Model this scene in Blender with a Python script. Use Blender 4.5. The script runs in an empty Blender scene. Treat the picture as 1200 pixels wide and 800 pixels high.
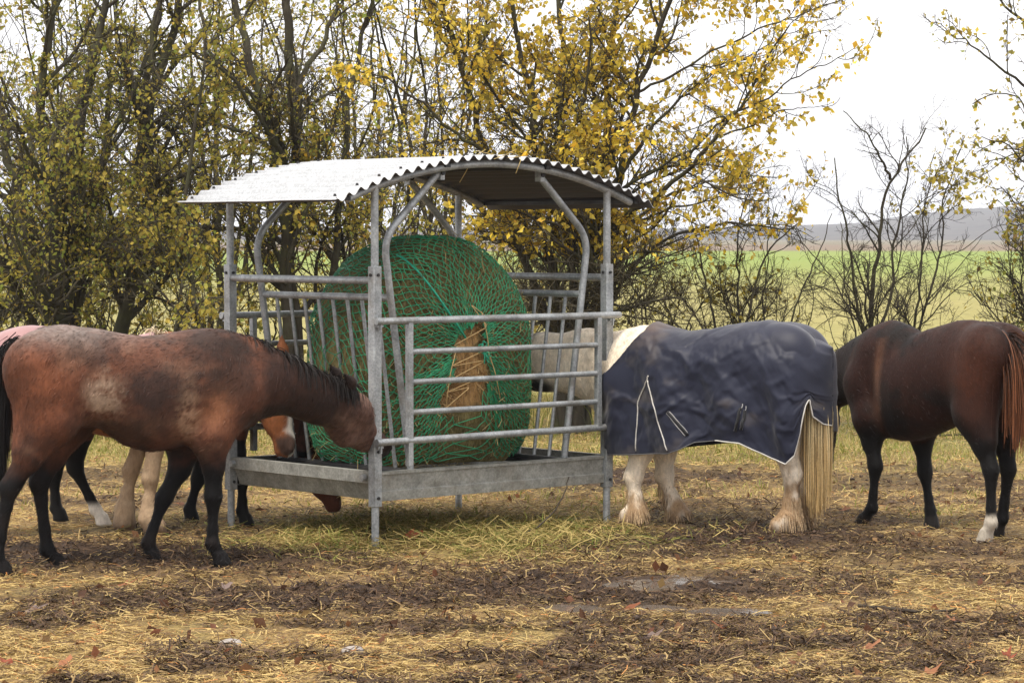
import bpy, math, random
import numpy as np
from mathutils import Vector, Matrix
rng = np.random.default_rng(7)
random.seed(7)
R_ = math.radians
scene = bpy.context.scene
COL = scene.collection
PI = math.pi

# ------------------------------------------------------------------ helpers
class MB:
    """collects geometry (with an optional colour per vertex) and links it as ONE mesh object"""
    def __init__(s): s.v=[]; s.f=[]; s.c=[]; s.mi=[]; s.n=0
    def add(s, v, faces, col=None, mi=0):
        v=np.asarray(v,float).reshape(-1,3)
        s.v.append(v)
        if col is None: col=np.ones((len(v),3))*.5
        col=np.asarray(col,float)
        if col.ndim==1: col=np.tile(col,(len(v),1))
        s.c.append(col)
        if isinstance(faces,np.ndarray): faces=[faces]
        for f in faces:
            f=np.asarray(f,np.int64)
            if f.size: s.f.append(f+s.n); s.mi.append(mi)
        s.n+=len(v)
    def box(s, lo, hi, col=None, mi=0, M=None):
        lo=np.array(lo,float); hi=np.array(hi,float)
        v=np.array([[x,y,z] for x in (lo[0],hi[0]) for y in (lo[1],hi[1]) for z in (lo[2],hi[2])])
        if M is not None: v=np.array([list(M@Vector(p)) for p in v])
        f=np.array([[0,1,3,2],[4,6,7,5],[0,4,5,1],[2,3,7,6],[0,2,6,4],[1,5,7,3]])
        s.add(v,f,col,mi)
    def tube(s, pts, r, sides=10, cap=True, col=None, mi=0):
        pts=np.asarray(pts,float); m=len(pts)
        r=np.broadcast_to(np.asarray(r,float),(m,))
        v,f=tubes(pts[None],r[None],sides)
        fs=[f]
        if cap:
            fs.append(np.arange(sides)[::-1][None,:]); fs.append((np.arange(sides)+(m-1)*sides)[None,:])
        s.add(v,fs,col,mi)
    def build(s, name, mats, parent=None, smooth=True, kind=None, auto=None):
        me=bpy.data.meshes.new(name)
        v=np.concatenate(s.v); c=np.concatenate(s.c)
        me.vertices.add(len(v)); me.vertices.foreach_set('co',v.astype(np.float32).ravel())
        ls=[];st=[];tot=[];mi=[];p=0
        for f,m in zip(s.f,s.mi):
            n,k=f.shape
            ls.append(f.ravel()); st.append(p+np.arange(n)*k); tot.append(np.full(n,k)); mi.append(np.full(n,m)); p+=n*k
        ls=np.concatenate(ls);st=np.concatenate(st);tot=np.concatenate(tot);mi=np.concatenate(mi)
        me.loops.add(len(ls)); me.loops.foreach_set('vertex_index',ls.astype(np.int32))
        me.polygons.add(len(st)); me.polygons.foreach_set('loop_start',st.astype(np.int32)); me.polygons.foreach_set('loop_total',tot.astype(np.int32))
        me.polygons.foreach_set('material_index',mi.astype(np.int32))
        me.polygons.foreach_set('use_smooth',np.full(len(st),bool(smooth)))
        a=me.color_attributes.new('tint','FLOAT_COLOR','POINT')
        a.data.foreach_set('color',np.concatenate([c,np.ones((len(c),1))],1).astype(np.float32).ravel())
        me.update(calc_edges=True); me.validate()
        if auto is not None: me.set_sharp_from_angle(angle=R_(auto))
        if not isinstance(mats,(list,tuple)): mats=[mats]
        for m in mats: me.materials.append(m)
        o=bpy.data.objects.new(name,me); COL.objects.link(o)
        if parent is not None: o.parent=parent
        if kind: o['kind']=kind
        return o

def frames(P):
    T=np.gradient(P,axis=1); T/=np.linalg.norm(T,axis=2,keepdims=True)+1e-12
    ref=np.zeros_like(T[:,0]); k=np.argmin(np.abs(T.mean(1)),axis=1); ref[np.arange(len(ref)),k]=1
    N=np.cross(T,ref[:,None,:]); N/=np.linalg.norm(N,axis=2,keepdims=True)+1e-12
    return T,N,np.cross(T,N)
def tubes(P,R,sides):
    """n polylines of m points each -> vertices, quads"""
    n,m,_=P.shape
    T,N,B=frames(P)
    a=np.arange(sides)*2*PI/sides
    ring=N[:,:,None,:]*np.cos(a)[None,None,:,None]+B[:,:,None,:]*np.sin(a)[None,None,:,None]
    V=(P[:,:,None,:]+ring*R[:,:,None,None]).reshape(-1,3)
    i=np.arange(n)[:,None,None]*m*sides; j=np.arange(m-1)[None,:,None]*sides; k=np.arange(sides)[None,None,:]; k2=(k+1)%sides
    q=np.stack([i+j+k,i+j+k2,i+j+sides+k2,i+j+sides+k],-1).reshape(-1,4)
    return V,q

def bend(pts, rad=.06, n=6):
    """rounds the corners of a polyline"""
    pts=[np.array(p,float) for p in pts]; out=[pts[0]]
    for a,b,c in zip(pts,pts[1:],pts[2:]):
        d1=(a-b); d2=(c-b); l=min(rad,np.linalg.norm(d1)*.45,np.linalg.norm(d2)*.45)
        p0=b+d1/np.linalg.norm(d1)*l; p2=b+d2/np.linalg.norm(d2)*l
        for t in np.linspace(0,1,n): out.append((1-t)**2*p0+2*t*(1-t)*b+t*t*p2)
    out.append(pts[-1]); return np.array(out)

def h3(i,j,k,s=0):
    n=(i*374761393+j*668265263+k*2147483647+s*974711)&0xFFFFFFFF
    n=((n^(n>>13))*1274126177)&0xFFFFFFFF
    n=n^(n>>16)
    return (n&0xFFFF)/65535.0
def vnoise(p,seed=0):
    p=np.asarray(p,float); i=np.floor(p).astype(np.int64); f=p-i; f=f*f*(3-2*f)
    out=0
    for dx in (0,1):
        for dy in (0,1):
            for dz in (0,1):
                w=(f[...,0] if dx else 1-f[...,0])*(f[...,1] if dy else 1-f[...,1])*(f[...,2] if dz else 1-f[...,2])
                out=out+w*h3(i[...,0]+dx,i[...,1]+dy,i[...,2]+dz,seed)
    return out
def fbm(p,o=4,seed=0):
    p=np.asarray(p,float); a=.5; s=0; t=0
    for k in range(o): s=s+a*vnoise(p*2**k+k*17.3,seed+k); t+=a; a*=.5
    return s/t
def fbm2(x,y,o=4,seed=0):
    return fbm(np.stack([x,y,np.zeros_like(x)+.37],-1),o,seed)
def sstep(a,b,x): t=np.clip((x-a)/(b-a),0,1); return t*t*(3-2*t)
def mix(a,b,t): t=np.asarray(t)[...,None]; return np.asarray(a)*(1-t)+np.asarray(b)*t

def tag(o,label=None,cat=None,group=None,kind=None):
    if label: o['label']=label
    if cat: o['category']=cat
    if group: o['group']=group
    if kind: o['kind']=kind
    return o
def empty(name,loc,rz=0,label=None,cat=None,group=None):
    o=bpy.data.objects.new(name,None); COL.objects.link(o); o.location=loc; o.rotation_euler=(0,0,rz); o.empty_display_size=.2
    return tag(o,label,cat,group)

# ------------------------------------------------------------------ camera: f in pixels of the 1200 wide photograph
FPX,YH,CH=3153.9,276.7,1.942
PITCH=math.atan((400-YH)/FPX)
cam=bpy.data.cameras.new('camera'); co=bpy.data.objects.new('camera',cam); COL.objects.link(co)
cam.sensor_width=36; cam.lens=FPX/1200*36; cam.clip_end=20000; cam.clip_start=.1
co.location=(0,0,CH); co.rotation_euler=(PI/2-PITCH,0,0); scene.camera=co
cp,sp=math.cos(PITCH),math.sin(PITCH)
def ray(u,v):
    a=(u-600)/FPX; b=-(v-400)/FPX
    return np.array([a, cp+b*sp, -sp+b*cp])
def at(u,v,Y):
    d=ray(u,v); return np.array([0,0,CH])+d*(Y/d[1])
def gnd(u,v,z=0):
    d=ray(u,v); return np.array([0,0,CH])+d*((z-CH)/d[2])

# ------------------------------------------------------------------ materials
def mat(name):
    m=bpy.data.materials.new(name); m.use_nodes=True; nt=m.node_tree
    return m,nt,nt.nodes['Principled BSDF']
def N(nt,t,**k):
    n=nt.nodes.new(t)
    for a,b in k.items():
        if a in n.inputs.keys(): n.inputs[a].default_value=b
        else: setattr(n,a,b)
    return n
def ramp(nt,fac,stops):
    r=nt.nodes.new('ShaderNodeValToRGB'); e=r.color_ramp.elements
    while len(e)<len(stops): e.new(.5)
    for k,(p,c) in zip(e,stops):
        k.position=p; k.color=(*c,1) if len(c)==3 else c
    nt.links.new(fac,r.inputs[0]); return r.outputs[0]
def mixc(nt,a,b,f,mode='MIX'):
    n=nt.nodes.new('ShaderNodeMix'); n.data_type='RGBA'; n.blend_type=mode
    for s,x in ((0,f),(6,a),(7,b)):
        if isinstance(x,(int,float)): n.inputs[s].default_value=x
        elif isinstance(x,tuple): n.inputs[s].default_value=(*x,1)
        else: nt.links.new(x,n.inputs[s])
    return n.outputs[2]
def noise(nt,scale,detail=4,rough=.6,vec=None,dist=0):
    n=N(nt,'ShaderNodeTexNoise'); n.inputs['Scale'].default_value=scale; n.inputs['Detail'].default_value=detail; n.inputs['Roughness'].default_value=rough; n.inputs['Distortion'].default_value=dist
    if vec is not None: nt.links.new(vec,n.inputs['Vector'])
    return n.outputs['Fac']
def objco(nt,scale=(1,1,1)):
    t=N(nt,'ShaderNodeTexCoord'); m=N(nt,'ShaderNodeMapping'); m.inputs['Scale'].default_value=scale
    nt.links.new(t.outputs['Object'],m.inputs['Vector']); return m.outputs['Vector']
def bump(nt,b,h,strength=.5,dist=.01):
    n=N(nt,'ShaderNodeBump'); n.inputs['Strength'].default_value=strength; n.inputs['Distance'].default_value=dist
    nt.links.new(h,n.inputs['Height']); nt.links.new(n.outputs['Normal'],b.inputs['Normal'])
def tint(nt):
    a=N(nt,'ShaderNodeAttribute'); a.attribute_name='tint'; return a.outputs['Color']

def galvanised(name,base=(.42,.44,.45),dark=(.22,.235,.245),metal=.45,rough=.5,dirt=.75,grime=(.16,.13,.09)):
    m,nt,b=mat(name); v=objco(nt)
    n1=noise(nt,9,5,.65,v); n2=noise(nt,70,3,.6,v)
    c=ramp(nt,n1,[(.3,dark),(.6,base)])
    c=mixc(nt,c,ramp(nt,n2,[(.35,(.55,.55,.55)),(.65,(1,1,1))]),.7,'MULTIPLY')
    g=noise(nt,3.3,6,.7,v)
    c=mixc(nt,c,grime,ramp(nt,g,[(.5,(0,0,0)),(.75,(dirt,)*3)]))
    nt.links.new(c,b.inputs['Base Color'])
    b.inputs['Metallic'].default_value=metal
    r=ramp(nt,n1,[(.3,(rough+.12,)*3),(.7,(rough-.08,)*3)]); nt.links.new(r,b.inputs['Roughness'])
    bump(nt,b,n2,.25,.003); return m
def tinted(name,rough=.6,spec=.3,nscale=40,namp=.35,stretch=(1,1,1),bstr=.3,bdist=.004,trans=0,sheen=0):
    m,nt,b=mat(name); v=objco(nt,stretch)
    n1=noise(nt,nscale,5,.65,v)
    c=mixc(nt,tint(nt),ramp(nt,n1,[(.25,(1-namp,)*3),(.75,(1+namp,)*3)]),1.0,'MULTIPLY')
    nt.links.new(c,b.inputs['Base Color']); b.inputs['Roughness'].default_value=rough
    b.inputs['Specular IOR Level'].default_value=spec
    if sheen: b.inputs['Sheen Weight'].default_value=sheen; b.inputs['Sheen Roughness'].default_value=.5
    if bstr: bump(nt,b,n1,bstr,bdist)
    if trans:
        out=nt.nodes['Material Output']; t=N(nt,'ShaderNodeBsdfTranslucent'); nt.links.new(c,t.inputs['Color'])
        s=N(nt,'ShaderNodeMixShader'); s.inputs[0].default_value=trans
        nt.links.new(b.outputs[0],s.inputs[1]); nt.links.new(t.outputs[0],s.inputs[2]); nt.links.new(s.outputs[0],out.inputs['Surface'])
    return m
M_GALV=galvanised('galvanised_steel')
M_TRAY=galvanised('weathered_tray_steel',base=(.36,.36,.33),dark=(.2,.2,.18),metal=.3,rough=.6,dirt=.8)
M_ROOF=galvanised('corrugated_roof_zinc',base=(.50,.51,.525),dark=(.40,.415,.43),metal=.25,rough=.42,dirt=.10)
M_BLACK=galvanised('dark_steel',base=(.03,.03,.033),dark=(.015,.015,.016),metal=.3,rough=.5,dirt=.3)

# ------------------------------------------------------------------ light: bright overcast
SUN_EL,SUN_AZ=R_(66),R_(212)      # behind the camera's left shoulder, veiled by cloud
w=bpy.data.worlds.new('World'); scene.world=w; w.use_nodes=True; nt=w.node_tree
bg=nt.nodes['Background']
sky=N(nt,'ShaderNodeTexSky'); sky.sky_type='NISHITA'; sky.sun_disc=False; sky.sun_elevation=SUN_EL; sky.sun_rotation=SUN_AZ
hs=N(nt,'ShaderNodeHueSaturation'); hs.inputs['Saturation'].default_value=.16; nt.links.new(sky.outputs[0],hs.inputs['Color'])
tc=N(nt,'ShaderNodeTexCoord')
cl=noise(nt,2.2,5,.55,tc.outputs['Generated'])
cc=mixc(nt,(11.5,11.4,11.8),(15.5,15.2,15.2),ramp(nt,cl,[(.35,(0,0,0)),(.65,(1,1,1))]))
mx=mixc(nt,hs.outputs[0],cc,.82)
nt.links.new(mx,bg.inputs['Color']); bg.inputs['Strength'].default_value=.072
sl=bpy.data.lights.new('sun','SUN'); sl.energy=2.5; sl.angle=R_(24); sl.color=(1,.93,.82)
so=bpy.data.objects.new('sun',sl); COL.objects.link(so)
sd=Vector((math.sin(SUN_AZ)*math.cos(SUN_EL),math.cos(SUN_AZ)*math.cos(SUN_EL),math.sin(SUN_EL)))   # towards the sun
so.rotation_euler=sd.to_track_quat('Z','Y').to_euler(); so.location=sd*30
scene.view_settings.view_transform='Standard'; scene.view_settings.look='None'; scene.view_settings.exposure=.84; scene.view_settings.gamma=1
scene.cycles.max_bounces=6; scene.cycles.transparent_max_bounces=6
# ------------------------------------------------------------------ ground, field, hills
def mudmask(x,y):
    """0 = straw and grass, 1 = trodden mud"""
    n=fbm2(x*.55+3.1,y*.8+1.7,4,3); n2=fbm2(x*2.1,y*2.6,3,9)
    m=sstep(.46,.57,n*.62+n2*.38)
    def blob(px,py,rx,ry):
        c=gnd(px,py); return np.exp(-(((x-c[0])/rx)**2+((y-c[1])/ry)**2))
    m=np.maximum(m*.68,1.35*blob(150,652,1.6,.95)*(.55+n2))
    m=np.maximum(m,1.45*blob(830,635,1.5,1.0)*(.5+n2))
    m=np.maximum(m,1.4*blob(690,690,1.5,.8)*(.5+n2))
    m=np.maximum(m,1.35*blob(330,705,1.4,.6)*(.5+n2))
    m=np.maximum(m,1.25*blob(610,560,2.4,1.1)*(.5+n2))
    m=np.maximum(m,1.1*blob(1010,645,1.4,.8)*(.4+n2))
    m=m*(1-.95*blob(530,625,1.25,1.1)*sstep(.3,.5,n2+.12))
    m=m*(1-sstep(21.5,25,y))
    return np.clip(m,0,1)
PUD=[(800,685,.42,.24),(672,712,.16,.12),(850,720,.22,.10),(770,712,.15,.09)]
def wetness(x,y):
    w=0
    for (u,v,rx,ry) in PUD:
        c=gnd(u,v); w=w+np.exp(-(((x-c[0])/(rx*1.1))**2+((y-c[1])/(ry*1.9))**2)**2)
    return np.clip(w,0,1)
def gheight(x,y,clods=True):
    m=mudmask(x,y)
    z=(fbm2(x*.7,y*.7,3,5)-.5)*.07
    if clods:
        c=fbm2(x*7,y*7,4,21)-.5
        r=1-np.abs(fbm2(x*4.2+9,y*4.2,3,31)-.5)*3
        z=z+m*(c*.17+np.maximum(r-.6,0)*.07)+(1-m)*(fbm2(x*9,y*9,3,41)-.5)*.03
    for (u,v,rx,ry) in PUD:
        c=gnd(u,v); d=((x-c[0])/(rx*1.3))**2+((y-c[1])/(ry*1.6))**2
        z=z-.035*np.exp(-d)
    return z-.004
def grid(xs,ys):
    X,Y=np.meshgrid(xs,ys); nx=len(xs); ny=len(ys)
    i=np.arange(ny-1)[:,None]*nx+np.arange(nx-1)[None,:]
    q=np.stack([i,i+1,i+nx+1,i+nx],-1).reshape(-1,4); return X,Y,q
PW=9.0; YB=33.0
xs=np.concatenate([np.linspace(-40,-6,30)[:-1],np.linspace(-6,6,340),np.linspace(6,40,30)[1:]])
ys=np.concatenate([np.linspace(-12,10.5,20)[:-1],np.linspace(10.5,27,520),np.linspace(27,YB,50)[1:]])
X,Y,q=grid(xs,ys)
Z=gheight(X,Y); m=mudmask(X,Y)
nz=fbm2(X*1.3,Y*1.7,4,55); nf=fbm2(X*11,Y*11,3,65)
straw=mix((.20,.13,.052),(.38,.27,.12),nf); green=mix((.13,.14,.035),(.24,.22,.07),nf)
mud=mix((.026,.016,.010),(.078,.048,.031),fbm2(X*6,Y*6,3,75))
cgx=sstep(20,26,Y)*.65+sstep(.5,.7,nz)*.35
c0=gnd(530,622); hay=np.exp(-(((X-c0[0])/1.4)**2+((Y-c0[1])/1.2)**2))
colr=mix(straw,green,np.clip(cgx+hay*.5,0,1)); colr=mix(colr,mud,m)
mb=MB(); mb.add(np.stack([X,Y,Z],-1).reshape(-1,3),q,colr.reshape(-1,3))
def ground_mat():
    m,nt,b=mat('paddock_soil'); v=objco(nt)
    n1=noise(nt,22,6,.72,v); n2=noise(nt,90,4,.7,objco(nt,(1,.45,1)))
    c=mixc(nt,tint(nt),ramp(nt,n1,[(.28,(.35,.33,.32)),(.7,(1.5,1.45,1.35))]),1.0,'MULTIPLY')
    c=mixc(nt,c,ramp(nt,n2,[(.35,(.45,.43,.4)),(.68,(1.45,1.4,1.3))]),.8,'MULTIPLY')
    nt.links.new(c,b.inputs['Base Color'])
    nt.links.new(ramp(nt,n1,[(.3,(.5,.5,.5)),(.6,(.9,.9,.9))]),b.inputs['Roughness'])
    b.inputs['Specular IOR Level'].default_value=.3
    bump(nt,b,n1,.9,.03); return m
ground=mb.build('ground',ground_mat(),kind='structure')
# field behind the paddock, out to the far hedge
xs=np.linspace(-1,1,90); ys=np.concatenate([np.linspace(YB,60,40),np.geomspace(60,620,50)[1:]])
mb=MB(); U,Y,q=grid(xs,ys); X=U*(30+Y*.55); Z=(fbm2(X*.05,Y*.05,3,4)-.5)*.25*sstep(YB,50,Y)-.02
near=mix((.20,.185,.055),(.29,.25,.10),fbm2(X*.5,Y*.25,4,8)); far=mix((.155,.21,.04),(.205,.245,.055),fbm2(X*.06,Y*.03,3,18))
t=sstep(70,220,Y+(fbm2(X*.06,Y*.02,3,28)-.5)*60)
colr=mix(near,far,t); colr=mix(colr,np.array((.17,.125,.085)),sstep(330,380,Y+(fbm2(X*.02,Y*.02,2,3)-.5)*40))
mb.add(np.stack([X,Y,Z],-1).reshape(-1,3),q,colr.reshape(-1,3))
M_FIELD=tinted('field_grass',rough=.9,spec=.15,nscale=2.5,namp=.35,bstr=.4,bdist=.05)
mb.build('field',M_FIELD,kind='structure')
# wooded hills far off
mb=MB(); xs=np.linspace(-1100,1100,420); ys=np.linspace(0,1,24)
X,T,q=grid(xs,ys)
def ridge(u):
    return np.interp(u,[-1500,0,500,700,800,900,1000,1060,1110,1160,1210,1300,2600],[266,266,268,271,268,267,262,254,247,244,246,250,262])
Yh=1500+T*900
Uu=600+X/2400*FPX
Zr=CH+(YH-ridge(Uu))/FPX*2400
Z=-1+(Zr+1)*np.sin(T*PI/2)**.8+(fbm2(X*.03,T*40,4,5)-.5)*3.2*sstep(0,.15,T)+(fbm2(X*.2,T*90,2,15)-.5)*2.2*sstep(.3,1,T)
X=X*(.75+.25*T)
mb.add(np.stack([X,Yh,Z],-1).reshape(-1,3),q,mix((.055,.05,.045),(.10,.085,.07),fbm2(X*.02,T*15,4,6)).reshape(-1,3))
mb.build('hills',tinted('far_woodland',rough=1,spec=.05,nscale=.05,namp=.4,bstr=0),kind='structure')
xs=np.linspace(-1150,1150,40); ys=np.linspace(619,1520,8); X,Y,q=grid(xs,ys)
mb=MB(); mb.add(np.stack([X,Y,X*0-.3],-1).reshape(-1,3),q,np.array((.15,.125,.07)))
mb.build('terrain',M_FIELD,kind='structure')

# the damp autumn air
mh=bpy.data.materials.new('damp_air'); mh.use_nodes=True; nt=mh.node_tree; nt.nodes.clear()
o_=N(nt,'ShaderNodeOutputMaterial'); pv=N(nt,'ShaderNodeVolumePrincipled'); pv.inputs['Color'].default_value=(.80,.85,.95,1); pv.inputs['Density'].default_value=.00028
nt.links.new(pv.outputs[0],o_.inputs['Volume'])
mb=MB(); mb.box((-1300,-40,-4),(1300,2600,48)); hz=mb.build('haze',mh,smooth=False,kind='stuff')
# water standing in the hoof-trodden mud
mw,nt,b=mat('muddy_water'); b.inputs['Base Color'].default_value=(.13,.105,.085,1); b.inputs['Roughness'].default_value=.07; b.inputs['Specular IOR Level'].default_value=.6
bump(nt,b,noise(nt,9,2,.5,objco(nt)),.12,.01)
for (u,v,rx,ry) in PUD:
    c=gnd(u,v); n=40; a=np.arange(n)*2*PI/n
    r=.75+.5*fbm2(np.cos(a)*1.7+u,np.sin(a)*1.7+v,3,3)
    zz=gheight(np.array([c[0]]),np.array([c[1]]),False)[0]+.038
    mb=MB(); mb.add(np.concatenate([[[c[0],c[1],zz]],np.stack([c[0]+np.cos(a)*rx*r,c[1]+np.sin(a)*ry*r*1.6,np.full(n,zz)],-1)]),np.stack([np.zeros(n,int),1+np.arange(n),1+(np.arange(n)+1)%n],-1))
    mb.build('puddle_water',mw,kind='structure')
# ------------------------------------------------------------------ the hay feeder
TH=.727; A_=1.996; B_=1.534
er=np.array([math.cos(TH),math.sin(TH)]); el=np.array([-math.sin(TH),math.cos(TH)])
fc=np.array([-.854,16.752])+er*A_/2+el*B_/2
feeder=empty('hay_feeder',(fc[0],fc[1],0),TH,'galvanised steel hay feeder with curved corrugated roof, side racks and a feed tray','feeder')
hx,hy=A_/2,B_/2
ZE,RISE,RX,RY=2.150,.30,hx+.368,hy+.08
def rz(x): return ZE+RISE*(1-(x/RX)**2)
def bolt(parent,p,ax,r=.013,l=.012,mt=None):
    p=np.array(p,float); ax=np.array(ax,float); mb=MB(); mb.tube([p,p+ax*l],r,6); mb.build('bolt',mt or M_BLACK,parent,smooth=False)
for sx in (-1,1):
    for sy in (-1,1):
        x,y=sx*hx,sy*hy
        mb=MB(); t=.031
        mb.box((x-t,y-t,.255),(x+t,y+t,1.755)); mb.tube([(x,y,-.05),(x,y,.262)],.024,14)
        po=mb.build('post',M_GALV,feeder,auto=40)
        md=po.modifiers.new('b','BEVEL'); md.width=.004; md.segments=2; md.limit_method='ANGLE'
        mb=MB(); mb.tube([(x,y,1.73),(x,y,rz(x)-.03)],.0245,16); mb.build('extension_tube',M_GALV,po,auto=40)
        for z in (1.70,.60,.31): bolt(po,(x+.0,y-t,z),(0,-1,0),.010,.01)
        bolt(po,(x-t,y,1.70),(-1,0,0),.010,.01)
# the four side openings: racks on the two ends, gates front and back
def rackx(z): return hx-.13-.20*(1.92-z)/1.42
for sx in (-1,1):
    rk=MB(); rk.tube([(sx*hx,-hy-.02,1.665),(sx*hx,hy+.02,1.665)],.024,16)
    rk.build('side_rail',M_GALV,feeder,auto=40)
    y0,y1=-hy+.06,hy-.12
    mb=MB(); z=1.555; mb.tube([(sx*rackx(z),y0-.0,z),(sx*rackx(z),y1,z)],.0225,14)
    rack=mb.build('rack',M_GALV,feeder,auto=40)
    for y in (y0,y1):
        mb=MB(); mb.tube(bend([(sx*.43,y,rz(.43)-.075),(sx*(hx-.12),y,1.93),(sx*rackx(.44),y,.44)],.13,10),.0235,14)
        mb.box((sx*.43-.005,y-.028,rz(.43)-.12),(sx*.43+.03,y+.028,rz(.43)-.02))
        mb.build('bent_tube',M_GALV,rack,auto=40)
        bolt(rack,(sx*.43+.012,y-.028,rz(.43)-.075),(0,-1,0),.017,.014)
    n=9
    for k in range(1,n):
        y=y0+(y1-y0)*k/n
        mb=MB(); mb.tube([(sx*rackx(1.555),y,1.555),(sx*rackx(.44),y,.44)],.0125,10,cap=False); mb.build('bar',M_GALV,rack)
    mb=MB(); mb.tube([(sx*rackx(.44),y0-.03,.44),(sx*rackx(.44),y1+.03,.44)],.03,14); mb.build('bottom_tube',M_BLACK,rack,auto=40)
for sy in (-1,1):
    y=sy*(hy+.058)
    mb=MB(); mb.tube([(-hx-.035,y,1.414),(hx+.065,y,1.414)],.0225,16)
    gate=mb.build('gate',M_GALV,feeder,auto=40)
    mb=MB(); mb.tube([(-hx-.035,y,.660),(hx+.065,y,.665)],.0225,16); mb.build('rail',M_GALV,gate,auto=40)
    xl,xr=-hx+.23,hx-.135
    for z in (1.218,1.028,.838):
        mb=MB(); mb.tube([(xl+.016,y,z),(xr+.02,y,z)],.0185,14); mb.build('rail',M_GALV,gate,auto=40)
    for x,zb in ((xl,.50),(xr,.672)):
        mb=MB(); s=.019; mb.box((x-s,y-s,zb),(x+s,y+s,1.40)); o=mb.build('upright',M_GALV,gate,smooth=False)
        md=o.modifiers.new('b','BEVEL'); md.width=.003; md.segments=2
    for x in (-hx,hx):
        for z in (1.414,.66):
            mb=MB(); mb.box((x-.022,min(y,sy*(hy+.0305)),z-.038),(x+.022,max(y,sy*(hy+.0305)),z-.024)); mb.box((x-.006,y-.006,z-.07),(x+.006,y+.006,z-.02))
            mb.build('bracket',M_GALV,gate,smooth=False)
# tray
def sheet_prof(prof,p0,p1,nrm,name,mt,parent):
    """extrudes a thin folded profile (offset along nrm, z) from p0 to p1"""
    prof=np.array(prof,float); n=len(prof); th=.004
    p0=np.array(p0,float);p1=np.array(p1,float);nr=np.array([*nrm,0],float)
    V=[]
    for p in (p0,p1):
        for k in (0,th):
            for o,z in prof: V.append([p[0]+nr[0]*(o-k),p[1]+nr[1]*(o-k),z-k*.3])
    V=np.array(V); F=[]
    for i in range(n-1):
        F.append([i,i+1,2*n+i+1,2*n+i]); F.append([n+i+1,n+i,3*n+i,3*n+i+1])
        F.append([i,n+i,n+i+1,i+1]); F.append([2*n+i,2*n+i+1,3*n+i+1,3*n+i])
    F.append([0,2*n,3*n,n]); F.append([n-1,2*n-1,4*n-1,3*n-1])
    mb=MB(); mb.add(V,np.array(F)); return mb.build(name,mt,parent,smooth=False)
mb=MB(); mb.box((-hx+.05,-hy+.02,.292),(hx-.05,hy-.02,.300)); tray=mb.build('tray',M_TRAY,feeder,smooth=False)
for sy in (-1,1):
    sheet_prof([(-.045,.470),(.012,.468),(.012,.452),(.0,.450),(-.006,.352),(.012,.346),(.010,.288),(-.02,.286)],(-hx+.034,sy*hy,0),(hx-.034,sy*hy,0),(0,sy),'side_board',M_TRAY,tray)
for sx in (-1,1):
    sheet_prof([(-.02,.476),(.022,.474),(.020,.400),(-.004,.396),(-.045,.30),(-.06,.288)],(sx*hx,-hy+.034,0),(sx*hx,hy-.034,0),(sx,0),'side_board',M_TRAY,tray)
    for sy in (-1,1):
        mb=MB(); mb.tube([(sx*(hx+.024),sy*(hy-.07),.435),(sx*(hx+.055),sy*(hy-.07),.435)],.022,8); mb.build('hinge_bolt',M_GALV,tray,smooth=False)
mb=MB()
mb.box((.02,-hy-.0135,.3535),(.05,-hy-.0125,.45)); 
# a little chaff lying on the tray floor and rim
ch=MB()
n=1500; px_=rng.uniform(-hx+.1,hx-.1,n); py_=rng.uniform(-hy+.05,hy-.05,n); an=rng.uniform(0,PI,n); L=rng.uniform(.03,.12,n)
def straws(mb,x,y,z,an,L,wd,tilt,col,curve=.15):
    """flat-lying bent straws; arrays"""
    n=len(x); dx=np.cos(an);dy=np.sin(an); t=np.array([-.5,0,.5])
    pts=np.zeros((n,3,3)); cv=rng.normal(0,curve,n)*L
    for k in range(3):
        pts[:,k,0]=x+dx*t[k]*L-dy*(cv if k==1 else 0); pts[:,k,1]=y+dy*t[k]*L+dx*(cv if k==1 else 0)
        pts[:,k,2]=z+ (t[k]+.5)*L*np.sin(tilt)+(np.abs(cv)*.5 if k==1 else 0)
    side=np.stack([-dy,dx,rng.uniform(-.7,.7,n)],-1)*wd[:,None]*.5
    V=np.stack([pts-side[:,None],pts+side[:,None]],2).reshape(n,6,3)
    b=np.arange(n)[:,None]*6; q=np.concatenate([b+np.array([[0,1,3,2]]),b+np.array([[2,3,5,4]])])
    mb.add(V.reshape(-1,3),q,np.repeat(col,6,axis=0))
M_STRAW=tinted('dry_straw',rough=.7,spec=.25,nscale=30,namp=.25,bstr=0,trans=.2)
colr=mix((.30,.22,.10),(.5,.4,.2),rng.random(n))
straws(ch,px_,py_,.302+rng.random(n)*.10*np.exp(-((np.abs(py_)-.6)/.2)**2),an,L,np.full(n,.005),rng.normal(0,.2,n),colr)
ch.build('chaff',M_STRAW,tray,kind='stuff')
# roof: one curved sheet, corrugations running along the short side
nx_,ny_=480,10
x=np.linspace(-RX,RX,nx_); y=np.linspace(-RY,RY,ny_); X,Y,q=grid(x,y)
Z=rz(X)+.0165*np.sin(X/.092*2*PI)+ .012*(fbm2(X*2,Y*2,2,3)-.5)
mb=MB(); mb.add(np.stack([X,Y,Z],-1).reshape(-1,3),q)
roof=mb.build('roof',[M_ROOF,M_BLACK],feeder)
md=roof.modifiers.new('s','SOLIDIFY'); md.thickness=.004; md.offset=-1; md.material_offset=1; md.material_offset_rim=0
mr,nt,b=mat('roof_underside_dark'); b.inputs['Base Color'].default_value=(.055,.05,.05,1); b.inputs['Roughness'].default_value=.7  # underside of the sheet gets a darker colour than its top
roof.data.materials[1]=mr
for y in (-RY+.085,RY-.085,):
    xs=np.linspace(-RX+.06,RX-.06,16)
    for k,x in enumerate(xs):
        mb=MB(); mb.tube([(x,y,rz(x)+.010),(x,y,rz(x)+.026)],[.011,.008],6); mb.build('screw',M_BLACK,roof,smooth=False)
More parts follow.
